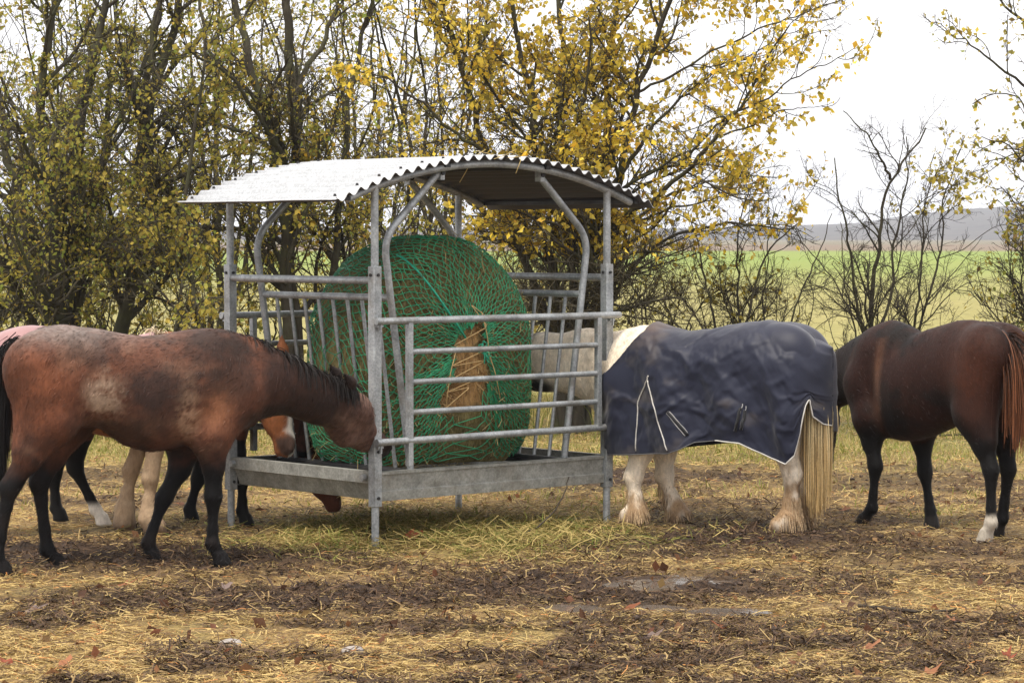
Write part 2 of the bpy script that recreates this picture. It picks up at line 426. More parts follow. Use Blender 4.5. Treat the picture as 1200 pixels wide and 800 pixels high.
for y in (-hy,hy):
    xs=np.linspace(-hx-.22,hx+.22,24)
    mb=MB(); mb.tube(np.stack([xs,0*xs+y,rz(xs)-.042],-1),.0245,14); mb.build('roof_arch',M_GALV,feeder,auto=40)
for x in (-hx-.24,-.43,.43,hx+.24):
    mb=MB(); mb.box((x-.02,-RY+.04,rz(x)-.042),(x+.02,RY-.04,rz(x)-.016)); mb.build('purlin',M_BLACK,feeder,smooth=False)
# rubber hose loop under the roof
# a few wisps of hay caught on the roof edge: each a thing of its own
# ------------------------------------------------------------------ round bale and the net over it
bale_e=empty('hay_bale',(fc[0],fc[1],.30),TH,'big round bale of brown hay standing in the feeder under a green net','hay bale')
RH,RV,HL=.735,.785,.50; PX,PZ=.0,.07     # half width, half height, half length; net gather off centre
def balept(th,t,off=0.):
    """th around the axis, t 0 (front gather) .. 1 (back centre); returns feeder-local points"""
    th=np.asarray(th,float); t=np.asarray(t,float)
    s=t*2*PI/2                               # profile angle 0..pi
    e=.62; s=np.clip(s,1e-6,PI-1e-6)
    cr=np.sign(np.sin(s))*np.abs(np.sin(s))**e; cl=np.sign(np.cos(s))*np.abs(np.cos(s))**e
    c,sn=np.cos(th),np.sin(th)
    lump=1+.05*(fbm(np.stack([c*1.5+5,sn*1.5,t*3],-1),2,3)-.5)
    lo=sn<0; c=np.where(lo,np.sign(c)*np.abs(c)**.38,c); sn=np.where(lo,-np.abs(sn)**.7,sn)
    x=c*cr*RH*lump; z=sn*cr*RV*lump
    y=-cl*HL
    # gather sits above the middle of the front face
    k=np.clip(1-cr,0,1)*(cl>0)
    x=x+PX*k; z=z+PZ*k
    sag=np.clip(-z/RV,0,1)
    x=x*(1+.06*sag*np.abs(c)); 
    z=np.maximum(z,-.70)
    nrm=np.stack([c*cr**1.0,-cl,sn*cr],-1); nrm=nrm/(np.linalg.norm(nrm,axis=-1,keepdims=True)+1e-9)
    P=np.stack([x-.02,y-.03,z+.845],-1)
    return P+nrm*np.asarray(off)[...,None]
nt_,nth=90,160
T,Th=np.meshgrid(np.linspace(0.0,1,nt_),np.linspace(0,2*PI,nth,endpoint=False),indexing='ij')
Pb=balept(Th,T)
dn=fbm(Pb*np.array([9,9,9]),4,13)-.5
nr=Pb-np.array([-.02,-.03,.845]); nr/=np.linalg.norm(nr,axis=-1,keepdims=True)
Pb=Pb+nr*(dn*.05)[...,None]
i=np.arange(nt_-1)[:,None]*nth; j=np.arange(nth)[None,:]; j2=(j+1)%nth
q=np.stack([i+j,i+j2,i+nth+j2,i+nth+j],-1).reshape(-1,4)
def slit(P):
    """the torn opening in the net on the front face (feeder-local x,z)"""
    x=P[...,0];z=P[...,2]; zc=(z-.50)/.57       # 0 bottom .. 1 gather
    wd=np.interp(zc,[0,.08,.3,.7,1],[.10,.17,.165,.11,.03])
    cx=.02-.10*(1-zc)+.03*np.sin(z*19)
    return (P[...,1]<-.25)&(zc>0)&(zc<1)&(np.abs(x-cx)<wd)
hc=mix((.06,.052,.02),(.29,.235,.10),fbm(Pb*14,3,23))
inside=sstep(0,1,slit(Pb).astype(float))
hc=mix(hc,mix((.15,.075,.025),(.50,.31,.13),fbm(Pb*np.array([30,30,9]),3,33)),inside)
mb=MB(); mb.add(Pb.reshape(-1,3),[q],hc.reshape(-1,3))
M_HAY=tinted('packed_hay',rough=.85,spec=.15,nscale=45,namp=.65,stretch=(1,1,.35),bstr=1,bdist=.03)
mb.build('packed_hay',M_HAY,bale_e)
# stray stems standing out of the bale
n=14000; tt=np.where(rng.random(14000)<.4,rng.uniform(.02,.3,14000),rng.uniform(.06,.7,14000)); th=rng.uniform(0,2*PI,n); P0=balept(th,tt,rng.uniform(-.01,.016,n)); keep=(P0[:,2]>.2)&(slit(P0)|(rng.random(n)<.45))
P0=P0[keep]; n=len(P0); ii=slit(P0)
col=np.where(ii[:,None],mix((.35,.2,.08),(.62,.45,.22),rng.random(n)),mix((.14,.11,.04),(.40,.31,.14),rng.random(n)))
mb=MB(); straws(mb,P0[:,0],P0[:,1],P0[:,2],rng.uniform(0,2*PI,n),rng.uniform(.04,.12,n),np.full(n,.004),rng.normal(0,.7,n),col)
o=mb.build('loose_stems',M_STRAW,bale_e,kind='stuff')
# the net
net=MB(); NA=84; trows=[0.02]
while trows[-1]<.80:
    # keep the mesh about 5 cm long on the surface
    t0=trows[-1]; a=balept(np.array([.6]),np.array([t0]))[0]; dt=.0015
    t1=t0
    while np.linalg.norm(balept(np.array([.6]),np.array([t1]))[0]-a)<.036: t1+=dt
    trows.append(t1)
trows=np.array(trows); nr_=len(trows)
jj,kk=np.meshgrid(np.arange(nr_),np.arange(NA),indexing='ij')
th=(kk+.5*(jj%2))*2*PI/NA
tj=trows[jj]
wob=fbm(np.stack([np.cos(th)*2.2,np.sin(th)*2.2,tj*6],-1),3,3)-.5; wob2=fbm(np.stack([np.cos(th)*2.2+7,np.sin(th)*2.2,tj*6],-1),3,9)-.5
hw=rng.normal(0,1,th.shape)
th2=th+wob*.35+hw*.008; tj2=np.clip(tj+wob2*.05*sstep(0,.2,tj)+rng.normal(0,.0025,tj.shape),.012,.9)
PN=balept(th2,tj2,.014+.02*fbm(np.stack([np.cos(th)*3,np.sin(th)*3,tj*9],-1),2,5))
gone=slit(PN)
segA=[];segB=[]
for a in range(nr_-1):
    for d in (0,1):
        k=np.arange(NA); k2=(k+(d if a%2 else d-1))%NA
        ok=~(gone[a,k]|gone[a+1,k2])
        segA.append(PN[a,k][ok]); segB.append(PN[a+1,k2][ok])
A0=np.concatenate(segA);B0=np.concatenate(segB)
keep=(A0[:,2]>.16)&(B0[:,2]>.16); A0=A0[keep];B0=B0[keep]
mid=(A0+B0)/2+rng.normal(0,.003,A0.shape)
V,q=tubes(np.stack([A0,mid,B0],1),np.full((len(A0),3),.0033),4)
gc=np.repeat(mix((.010,.12,.055),(.045,.36,.165),np.clip(fbm(A0*5,2,3)-.4*(A0[:,1]>-.2)+.3,0,1)),12,axis=0)  # lit front face painted brighter green, cord further back painted darker
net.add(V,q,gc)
# knots
kn=PN[~gone]; kn=kn[kn[:,2]>.16]
oc=np.array([[1,0,0],[-1,0,0],[0,1,0],[0,-1,0],[0,0,1],[0,0,-1]])*.0052
V=(kn[:,None]+oc[None]).reshape(-1,3); b0=np.arange(len(kn))[:,None]*6
of=np.array([[0,2,4],[2,1,4],[1,3,4],[3,0,4],[2,0,5],[1,2,5],[3,1,5],[0,3,5]])
net.add(V,(b0[:,None,:]+of[None]).reshape(-1,3),np.array((.02,.24,.13)))
M_NET=tinted('green_net_cord',rough=.55,spec=.4,nscale=60,namp=.3,bstr=0)
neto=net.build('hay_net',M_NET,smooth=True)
neto.location=(fc[0],fc[1],.30); neto.rotation_euler=(0,0,TH)
tag(neto,'green knotted cord net drawn over the hay bale, torn open at the front','net')
# draw cord bunching the net, and cut twine over the hole
mb=MB(); g=balept(np.array([0.]),np.array([0.01]),.02)[0]
for k in range(14):
    a=rng.uniform(0,2*PI); p=g+np.array([0,-.01,0])
    e=p+np.array([math.cos(a)*.05,-.02-rng.random()*.02,math.sin(a)*.07-.03]); mb.tube(bend([p,(p+e)/2+rng.normal(0,.015,3),e],.03,4),.004,5,col=np.array((.03,.36,.21)))
Lc=[balept(np.array([2.25-.12*s]),np.array([.01+.40*s]),.032)[0] for s in np.linspace(0,1,14)]
mb.tube(np.array(Lc),.0075,6,col=np.array((.02,.32,.2)))
d=mb.build('draw_cord',M_NET,neto)
tw=MB(); yf=-HL-.055
zig=[(.12,1.12),(-.02,1.2),(.12,1.05),(-.16,.93),(.12,.9),(-.2,.80),(.13,.83),(-.17,.72),(.1,.73),(-.22,.63),(-.02,.66),(-.26,.52)]
tw.tube(bend([(x-.02,yf-.012*(k%3),z) for k,(x,z) in enumerate(zig)],.03,4),.0035,5,col=np.array((.62,.43,.2)))
tw.tube(bend([(.1,yf-.02,.9),(.16,yf-.03,.75),(.22,yf-.01,.58)],.05,5),.0035,5,col=np.array((.62,.43,.2)))
tw.tube(bend([(-.16,yf-.02,.93),(-.22,yf-.02,.75),(-.26,yf-.02,.52)],.05,5),.0035,5,col=np.array((.62,.43,.2)))
tw.tube(bend([(.05,yf-.02,1.15),(.09,yf-.03,1.0),(.13,yf-.01,.83)],.05,5),.0035,5,col=np.array((.62,.43,.2)))
t=tw.build('twine',M_STRAW); t.location=(fc[0],fc[1],.30); t.rotation_euler=(0,0,TH)
tag(t,'tangle of pale baling twine hanging across the hole in the green net','twine')
# ------------------------------------------------------------------ horses: one continuous surface each, grown from a distance field
def smin(a,b,k):
    h=np.maximum(k-np.abs(a-b),0)/k
    return np.minimum(a,b)-h*h*k*.25
class Body:
    def __init__(s): s.p=[]
    def cone(s,a,b,ra,rb,sy=1.,k=.05,tag=0):
        s.p.append(('c',np.array(a,float),np.array(b,float),ra,rb,sy,k,tag))
    def chain(s,pts,rs,sy=1.,k=.05,tag=0):
        sy=np.broadcast_to(sy,(len(pts),))
        for i in range(len(pts)-1): s.cone(pts[i],pts[i+1],rs[i],rs[i+1],(sy[i]+sy[i+1])/2,k,tag)
    def loft(s,st,k=.05,tag=0):
        s.p.append(('l',np.array(st,float),k,tag))
    def hoof(s,c,toe,r0,r1,zt,k=.012,tag=0):
        s.p.append(('h',np.array(c,float),np.array(toe,float),r0,r1,zt,k,tag))
    def cut(s,a,r): s.p.append(('x',np.array(a,float),r,.02,0))
    def bbox(s,pr):
        if pr[0]=='c':
            m=max(pr[3],pr[4])+.13; return np.minimum(pr[1],pr[2])-m,np.maximum(pr[1],pr[2])+m
        if pr[0]=='l':
            st=pr[1]; w=st[:,3].max()+.13
            return np.array([st[:,0].min()-.13,-w,st[:,2].min()-.13]),np.array([st[:,0].max()+.13,w,st[:,1].max()+.13])
        if pr[0]=='h':
            m=pr[4]+.1; return np.minimum(pr[1],pr[2])-m,np.maximum(pr[1],pr[2])+np.array([m,m,m+.05])
        m=pr[2]+.05; return pr[1]-m,pr[1]+m
    def dist(s,pr,P):
        if pr[0]=='c':
            _,a,b,ra,rb,sy,k,_t=pr
            P=P.copy()
            # squeeze sideways about the segment's own plane
            d=b-a; t=np.clip(((P-a)@d)/(d@d+1e-12),0,1)
            yc=a[1]+t*d[1]
            P[...,1]=yc+(P[...,1]-yc)/sy
            t=np.clip(((P-a)@d)/(d@d+1e-12),0,1)
            return (np.linalg.norm(P-a-t[...,None]*d,axis=-1)-(ra+t*(rb-ra)))*min(1,sy**.5)
        if pr[0]=='l':
            st=pr[1]; xs=st[:,0]
            x=P[...,0]; zt=np.interp(x,xs,st[:,1]); zb=np.interp(x,xs,st[:,2]); w=np.interp(x,xs,st[:,3])
            c=(zt+zb)/2; h=(zt-zb)/2
            zz=(P[...,2]-c)/h
            # egg section: ribs fullest a little below the middle
            ww=w*(1-.16*np.clip(zz,0,1)**1.5)
            q=(np.abs(P[...,1]/ww)**2.2+np.abs(zz)**2.2)**(1/2.2)
            d=(q-1)*np.minimum(w,h)*.9
            ex=np.maximum(xs[0]-x,x-xs[-1])
            return np.maximum(d,ex)
        if pr[0]=='h':
            _,c,toe,r0,r1,zt,k,_t=pr
            t=np.clip((zt-P[...,2])/(zt-c[2]),0,1)
            cx=c[0]+(toe[0]-c[0])*t; cy=c[1]+(toe[1]-c[1])*t
            r=r0+(r1-r0)*t
            d=np.hypot(P[...,0]-cx,P[...,1]-cy)-r
            return np.maximum(np.maximum(d,P[...,2]-zt),c[2]-P[...,2])
        return np.linalg.norm(P-pr[1],axis=-1)-pr[2]
    def field(s,P):
        F=np.full(len(P),.5)
        for pr in s.p:
            if pr[0]=='x': continue
            a,b=s.bbox(pr); m=np.all((P>=a-.1)&(P<=b+.1),1)
            if m.any(): F[m]=smin(F[m],s.dist(pr,P[m]),pr[-2])
        return F
    def push(s,P,d,it=5):
        """moves cloth points out to at least d from the body"""
        P=P.copy()
        for _ in range(it):
            F=s.field(P); k=np.where(F<d)[0]
            if len(k)==0: break
            e=.01; G=np.stack([s.field(P[k]+np.eye(3)[i]*e)-s.field(P[k]-np.eye(3)[i]*e) for i in range(3)],1); G/=np.linalg.norm(G,axis=1,keepdims=True)+1e-9
            P[k]+=G*(d-F[k])[:,None]
        return P
    def mesh(s,h=.0135):
        lo=np.min([s.bbox(p)[0] for p in s.p],0); hi=np.max([s.bbox(p)[1] for p in s.p],0)
        n=np.ceil((hi-lo)/h).astype(int)+2
        F=np.full(n,.5,np.float32)
        ax=[lo[i]+np.arange(n[i])*h for i in range(3)]
        for pr in s.p:
            a,b=s.bbox(pr); i0=np.clip(((a-lo)/h).astype(int),0,n); i1=np.clip(((b-lo)/h).astype(int)+2,0,n)
            sl=tuple(slice(i0[k],i1[k]) for k in range(3))
            P=np.stack(np.meshgrid(*[ax[k][sl[k]] for k in range(3)],indexing='ij'),-1)
            d=s.dist(pr,P)
            if pr[0]=='x': F[sl]=-smin(-F[sl],d,pr[3])
            else: F[sl]=smin(F[sl],d,pr[-2])
        V,Q=nets(F,lo,h)
        # which piece each vertex belongs to
        best=np.full(len(V),9.); tg=np.zeros(len(V),int)
        for pr in s.p:
            if pr[0]=='x': continue
            a,b=s.bbox(pr); m=np.all((V>=a)&(V<=b),1)
            if not m.any(): continue
            d=np.full(len(V),9.); d[m]=s.dist(pr,V[m]); u=d<best; best[u]=d[u]; tg[u]=pr[-1]
        return V,Q,tg
def nets(F,lo,h):
    S=F<0; n=F.shape
    cnt=np.zeros([k-1 for k in n],np.int8); acc=np.zeros([k-1 for k in n]+[3],np.float32)
    def c(o): return tuple(slice(o[k],n[k]-1+o[k]) for k in range(3))
    for axis in range(3):
        oth=[k for k in range(3) if k!=axis]
        for u in (0,1):
            for v in (0,1):
                o0=[0,0,0];o0[oth[0]]=u;o0[oth[1]]=v; o1=list(o0); o1[axis]=1
                f0=F[c(o0)];f1=F[c(o1)]; x=(f0<0)!=(f1<0)
                t=np.where(x,f0/np.where(x,f0-f1,1),0)
                cnt+=x
                acc[...,axis]+=np.where(x,t,0); acc[...,oth[0]]+=x*u; acc[...,oth[1]]+=x*v
    act=cnt>0; idx=np.full(act.shape,-1,np.int64); ii=np.argwhere(act); idx[act]=np.arange(len(ii))
    V=lo+(ii+acc[act]/cnt[act][:,None])*h
    Q=[]
    for axis in range(3):
        o=[k for k in range(3) if k!=axis]
        a=[slice(1,n[k]-1) for k in range(3)]; a[axis]=slice(0,n[axis]-1); b=list(a); b[axis]=slice(1,n[axis])
        s0=S[tuple(a)];s1=S[tuple(b)]; e=np.argwhere(s0!=s1)
        if len(e)==0: continue
        fl=s0[tuple(e.T)]
        base=e.copy(); base[:,o[0]]+=1; base[:,o[1]]+=1
        def g(du,dv):
            k=base.copy(); k[:,o[0]]-=du; k[:,o[1]]-=dv; return idx[tuple(k.T)]
        q=np.stack([g(1,1),g(0,1),g(0,0),g(1,0)],1)
        if axis==1: fl=~fl
        q[~fl]=q[~fl][:,::-1]; Q.append(q)
    Q=np.concatenate(Q); Q=Q[(Q>=0).all(1)]
    # light smoothing
    e=np.concatenate([Q[:,[0,1]],Q[:,[1,2]],Q[:,[2,3]],Q[:,[3,0]]])
    for lam in (.5,-.2,.5,-.2):
        s=np.zeros_like(V); k=np.zeros(len(V))
        for a,b in ((0,1),(1,0)):
            for d in range(3): s[:,d]+=np.bincount(e[:,a],V[e[:,b],d],len(V))
            k+=np.bincount(e[:,a],minlength=len(V))
        V=V+lam*(s/k[:,None]-V)
    return V,Q

TRUNK,NECK,HEAD,EAR,FL,FR,HL_,HR=1,2,3,4,5,6,7,8
BASE_TRUNK=[(-.745,1.12,1.0,.06),(-.71,1.22,.90,.13),(-.64,1.315,.83,.20),(-.54,1.375,.80,.245),(-.42,1.405,.79,.262),(-.30,1.40,.76,.262),(-.16,1.37,.70,.262),(0,1.335,.645,.275),(.15,1.325,.61,.28),(.28,1.345,.60,.262),(.40,1.385,.61,.225),(.50,1.375,.63,.205),(.60,1.31,.69,.185),(.68,1.20,.78,.15),(.735,1.08,.90,.09)]
BASE_LEGS=dict(fl=[(.45,.80),(.46,.44),(.45,.17),(.485,.0)],fr=[(.45,.80),(.46,.44),(.45,.17),(.485,.0)],
               hl=[(-.36,.80),(-.62,.50),(-.605,.18),(-.565,0)],hr=[(-.36,.80),(-.62,.50),(-.605,.18),(-.565,0)])
def build_body(tr,neck,head,legs,bone=1.,feather=0,headw=1.,ears=True,legy=(.135,.125),trunk_k=.06,h=.0135,face=True):
    """tr: trunk stations (x,top,bottom,halfwidth); neck: (x,z,halfdepth,squeeze); head: (poll,muzzle,roll side y) points; legs: dict of joint lists"""
    B=Body(); B.loft(tr,trunk_k,TRUNK)
    X=lambda p,y:(p[0],y,p[1])
    for kx,lst in legs.items():
        fore=kx[0]=='f'; s=1 if kx[1]=='l' else -1; y=s*(legy[0] if fore else legy[1])
        T={'fl':FL,'fr':FR,'hl':HL_,'hr':HR}[kx]
        up,mid,fet,toe=[np.array(q,float) for q in lst]
        pas=fet+(toe-fet)*.62; pas[1]=max(pas[1],.055)
        if fore:
            pt=np.array([tr[-3][0]-.01,(tr[-3][1]+tr[-3][2])/2-.02]); bl=np.array([up[0]+.02,tr[-5][1]-.20])
            B.cone(X(bl,y*.62),X(pt,y*1.0),.13,.115,.8,.09,TRUNK)
            B.cone(X(pt,y*1.0),X(up+np.array([.0,.06]),y*1.12),.11,.11,.8,.08,TRUNK)
            B.cone(X(up+np.array([-.03,.06]),y*1.1),X(up*.62+mid*.38,y*1.02),.105,.066*bone,.85,.07,T)
            B.chain([X(up*.62+mid*.38,y*1.02),X(up*.15+mid*.85,y),X(mid,y),X(mid*.8+fet*.2,y)],[.066*bone,.045*bone,.049*bone,.035*bone],.9,.03,T)
            B.chain([X(mid*.8+fet*.2,y),X(mid*.3+fet*.7,y),X(fet,y)],[.035*bone,.031*bone,.039*bone],.85,.02,T)
        else:
            hip=np.array([up[0]-.08,tr[4][1]-.22]); but=np.array([tr[1][0]+.10,tr[1][1]-.20]); 
            B.cone(X(hip,y*.85),X(up+np.array([.0,.03]),y*1.22),.20,.125,.72,.10,TRUNK)
            g=up*.45+mid*.55
            B.cone(X(but,y*.75),X(up*.55+mid*.45+np.array([-.05,.02]),y*1.05),.13,.075,.8,.10,T)
            B.cone(X(up,y*1.2),X(g,y*1.06),.12,.066*bone,.75,.07,T)
            B.chain([X(g,y*1.06),X(up*.12+mid*.88,y),X(mid,y),X(mid*.75+fet*.25,y)],[.066*bone,.048*bone,.049*bone,.037*bone],.8,.035,T)
            d=mid-up; d=d/np.linalg.norm(d); cap=mid+d*.025+np.array([-.022,.035])
            B.cone(X(up*.35+mid*.65+np.array([-.055,.0]),y),X(cap,y),.024,.022*bone,.8,.03,T)
            B.chain([X(mid*.75+fet*.25,y),X(mid*.3+fet*.7,y),X(fet,y)],[.037*bone,.034*bone,.041*bone],.85,.02,T)
        B.chain([X(fet,y),X(pas,y)],[.039*bone,.037*bone],.95,.02,T)
        B.cone(X(fet+np.array([-.018,-.012]),y),X(fet+np.array([-.02,-.02]),y),.026*bone,.02*bone,1,.02,T)
        if feather:
            B.cone(X(mid*.45+fet*.55+np.array([-.02,0]),y),X(fet+np.array([-.03,-.02]),y),.034*bone,.052*bone,.95,.03,T)
            B.cone(X(fet+np.array([-.02,-.02]),y),X((pas[0]-.01,.05),y),.055*bone,.072*bone,1,.03,T)
        B.hoof((pas[0],y,toe[1]-.004),(toe[0],y,toe[1]-.004),.042*bone,.058*bone,toe[1]+.082,.012,T)
    nk=[np.array(q,float) for q in neck]
    B.chain([(q[0],q[4] if len(q)>4 else 0,q[1]) for q in nk],[q[2] for q in nk],[q[3] for q in nk],.07,NECK)
    hd={}
    if head is not None:
        P=np.array(head[0],float); M=np.array(head[1],float); d=M-P; L=np.linalg.norm(d); d/=L
        up=np.array([d[2],0,-d[0]]);                     # towards the face side is -jaw
        if head[2]<0: up=-up
        up=up-(up@d)*d; up/=np.linalg.norm(up)
        lat=np.cross(d,up); lat/=np.linalg.norm(lat)
        u=L/.56*(head[3] if len(head)>3 else 1)
        def q(a,b,c=0): return P+d*a*u+up*b*u+lat*c*u
        hw=headw
        B.chain([q(.03,-.02),q(.15,.0),q(.22,-.005)],[.088*u,.092*u,.083*u],.82*hw,.05,HEAD)
        B.chain([q(.10,-.10),q(.19,-.10)],[.100*u,.106*u],.60*hw,.035,HEAD)       # cheek
        B.chain([q(.20,-.03),q(.34,-.035),q(.47,-.025)],[.082*u,.064*u,.052*u],.72*hw,.05,HEAD)   # nose
        B.chain([q(.22,-.11),q(.36,-.085),q(.47,-.06)],[.06*u,.042*u,.036*u],.62*hw,.05,HEAD)    # jaw bars
        B.chain([q(.47,-.03),q(.535,-.035)],[.055*u,.050*u],.92*hw,.04,HEAD)                    # muzzle
        B.chain([q(.50,-.075),q(.535,-.085)],[.032*u,.028*u],.95*hw,.02,HEAD)                   # chin
        for s in (-1,1):
            B.cone(q(.185,.03,s*.062*hw),q(.225,.02,s*.06*hw),.022*u,.019*u,1,.02,HEAD)        # brow
            B.cut(q(.535,.012,s*.043*hw),.015*u)
            B.cone(q(.49,.01,s*.040*hw),q(.53,-.005,s*.046*hw),.02*u,.022*u,1,.02,HEAD)
            if ears:
                B.cone(q(-.01,.045,s*.05),q(-.09,.075,s*.062),.026*u,.034*u,.7,.02,EAR)
                B.cone(q(-.09,.075,s*.062),q(-.185,.085,s*.06),.033*u,.006*u,.6,.015,EAR)
        hd=dict(q=q,u=u,eyes=[q(.215,.018,s*.068*hw) for s in (-1,1)],P=P,d=d,up=up,lat=lat)
    V,Q,tg=B.mesh(h); hd['B']=B
    return V,Q,tg,hd

M_COAT=tinted('short_horse_coat',rough=.6,spec=.12,nscale=55,namp=.28,stretch=(1,1,.45),bstr=.35,bdist=.006,sheen=.03)
M_HAIR=tinted('horse_hair',rough=.55,spec=.18,nscale=80,namp=.35,bstr=0)
me,nt,b=mat('horse_eye'); b.inputs['Base Color'].default_value=(.012,.007,.005,1); b.inputs['Roughness'].default_value=.08
M_EYE=me
def eyes(parent,hd):
    for e in hd['eyes']:
        mb=MB(); r=.019*hd['u']; n,m=12,8
        a=np.linspace(0,PI,m)[:,None]; t=np.arange(n)[None,:]*2*PI/n
        V=np.stack([np.sin(a)*np.cos(t)*r,np.sin(a)*np.sin(t)*r,np.cos(a)*r+0*t],-1).reshape(-1,3)+e
        i=np.arange(m-1)[:,None]*n; j=np.arange(n)[None,:]
        mb.add(V,np.stack([i+j,i+n+j,i+n+(j+1)%n,i+(j+1)%n],-1).reshape(-1,4)); mb.build('eye',M_EYE,parent)
def strands(name,roots,dirs,length,grav,wd,col,parent,m=8,wav=.02,sd=1,flow=None,colfn=None,clump=1,nrm=None):
    """hair: ribbons that start along dirs and fall under grav"""
    g=np.random.default_rng(sd); n=len(roots)
    P=np.zeros((n,m,3)); P[:,0]=roots; D=dirs.copy()
    L=np.broadcast_to(length,(n,))[:,None]/(m-1)
    for k in range(1,m):
        P[:,k]=P[:,k-1]+D*L
        cw=g.normal(0,wav,((n+clump-1)//clump,3)).repeat(clump,0)[:n]
        D=D+np.array([0,0,-1])*grav+cw+(g.normal(0,wav*.35,(n,3)) if clump>1 else 0)
        D/=np.linalg.norm(D,axis=1,keepdims=True)
    T=np.gradient(P,axis=1); sdv=g.normal(0,1,(n,1,3)) if nrm is None else nrm[:,None,:]; S=np.cross(T,np.broadcast_to(sdv,T.shape)); S/=np.linalg.norm(S,axis=2,keepdims=True)+1e-9
    wdv=wd*np.linspace(1,.35,m)[None,:,None]*g.uniform(.6,1.4,(n,1,1))*.5
    V=np.stack([P-S*wdv,P+S*wdv],2)
    i=np.arange(n)[:,None]*m*2; j=np.arange(m-1)[None,:]*2
    q=np.stack([i+j,i+j+1,i+j+3,i+j+2],-1).reshape(-1,4)
    t=np.linspace(0,1,m)[None,:,None,None]
    c=colfn(P,t,g) if colfn else np.asarray(col)*g.uniform(.55,1.35,(n,1,1,1))*(np.ones((1,m,1,1)))
    c=np.broadcast_to(c,(n,m,2,3)).reshape(-1,3)
    mb=MB(); mb.add(V.reshape(-1,3),q,c); return mb.build(name,M_HAIR,parent)

class Pose:
    """a horse's own frame: origin on the ground, x forward; px() drops a photo point onto one of the frame's long planes"""
    def __init__(s,u,v,heading): s.o=gnd(u,v); s.h=heading; s.f=np.array([math.cos(heading),math.sin(heading),0]); s.l=np.array([-math.sin(heading),math.cos(heading),0])
    def px(s,u,v,y=0):
        d=ray(u,v); c=np.array([0,0,CH]); t=((s.o+s.l*y-c)@s.l)/(d@s.l); p=c+d*t-s.o
        return np.array([p@s.f,p[2]])
    def root(s,name,label,cat='horse',group=None): return empty(name,tuple(s.o),s.h,label,cat,group)
def feet(legs):
    for k,l in legs.items():
        up,mid,fet,toe=[np.array(q,float) for q in l]
        zt=toe[1]; f=lambda z: up[1]-(up[1]-z)*(up[1])/(up[1]-zt)
        legs[k]=[(up[0],up[1]),(mid[0],f(mid[1])),(fet[0],f(fet[1])),(toe[0],0.0)]
    return legs
def coat(parent,name,V,Q,colr,fur=0,furlen=.024,skip=None):
    mb=MB(); mb.add(V,Q,colr); o=mb.build(name,M_COAT,parent)
    if fur:
        g=np.random.default_rng(len(V)); t=V[Q[:,0]]; a=V[Q[:,1]]-V[Q[:,3]]; b=V[Q[:,2]]-t; nrm=np.cross(b,a); nrm/=np.linalg.norm(nrm,axis=1,keepdims=True)+1e-9
        cen=V.mean(0)
        if np.mean(np.sum(nrm*(t-np.array([0,0,1])*0-cen)[:,:]*np.array([0,1,0]),1))<0: nrm=-nrm
        k=g.choice(len(Q),fur); n=nrm[k]; p=(V[Q[k,0]]+V[Q[k,2]])/2+g.normal(0,.004,(fur,3)); 
        sw=fbm(p*np.array([9,9,9]),2,5)-.5; sw2=fbm(p*np.array([9,9,9])+31,2,5)-.5
        f=np.stack([-.8+2.2*sw,2*sw2,-.75+1.6*sw2],-1); f-=np.sum(f*n,1,keepdims=True)*n; f/=np.linalg.norm(f,axis=1,keepdims=True)+1e-9
        d=f+n*g.uniform(.04,.2,(fur,1)); c_=colr[Q[k,0]]*g.uniform(.72,1.35,(fur,1))
        strands('coat_hair',p-n*.003,d/np.linalg.norm(d,axis=1,keepdims=True),furlen*g.uniform(.6,1.3,fur),.08,.0034,(1,1,1),parent,4,.08,3,None,lambda P,t,gg:c_[:,None,None,:],1,n+g.normal(0,.35,(fur,3)))
    return o
def tailhair(parent,root,L,col,n=700,spread=.045,back=.5,wd=.006,tipcol=None,sd=3,wav=.035,grav=.55,dn=.18,dz=.1,wide=1.):
    g=np.random.default_rng(sd); r=np.array(root)+g.normal(0,1,(n,3))*np.array([.018,.026,.03])*wide
    d=np.array([-back,0,dz])+g.normal(0,dn,(n,3)); d/=np.linalg.norm(d,axis=1,keepdims=True)
    ln=L*g.uniform(.62,1.03,n)
    cf=None
    if tipcol is not None:
        def cf(P,t,gg):
            k=gg.uniform(.5,1.35,(len(P),1,1,1)); w=np.clip(t*1.25-.15+gg.normal(0,.25,(len(P),1,1,1)),0,1)
            return (np.asarray(col)*(1-w)+np.asarray(tipcol)*w)*k
    cl=18; k=np.repeat(np.arange((n+cl-1)//cl)*cl,cl)[:n]; r=r*.35+r[k]*.65; d=d*.35+d[k]*.65; d/=np.linalg.norm(d,axis=1,keepdims=True)
    return strands('tail',r,d,ln,grav,wd,col,parent,14,wav,sd,None,cf,cl)

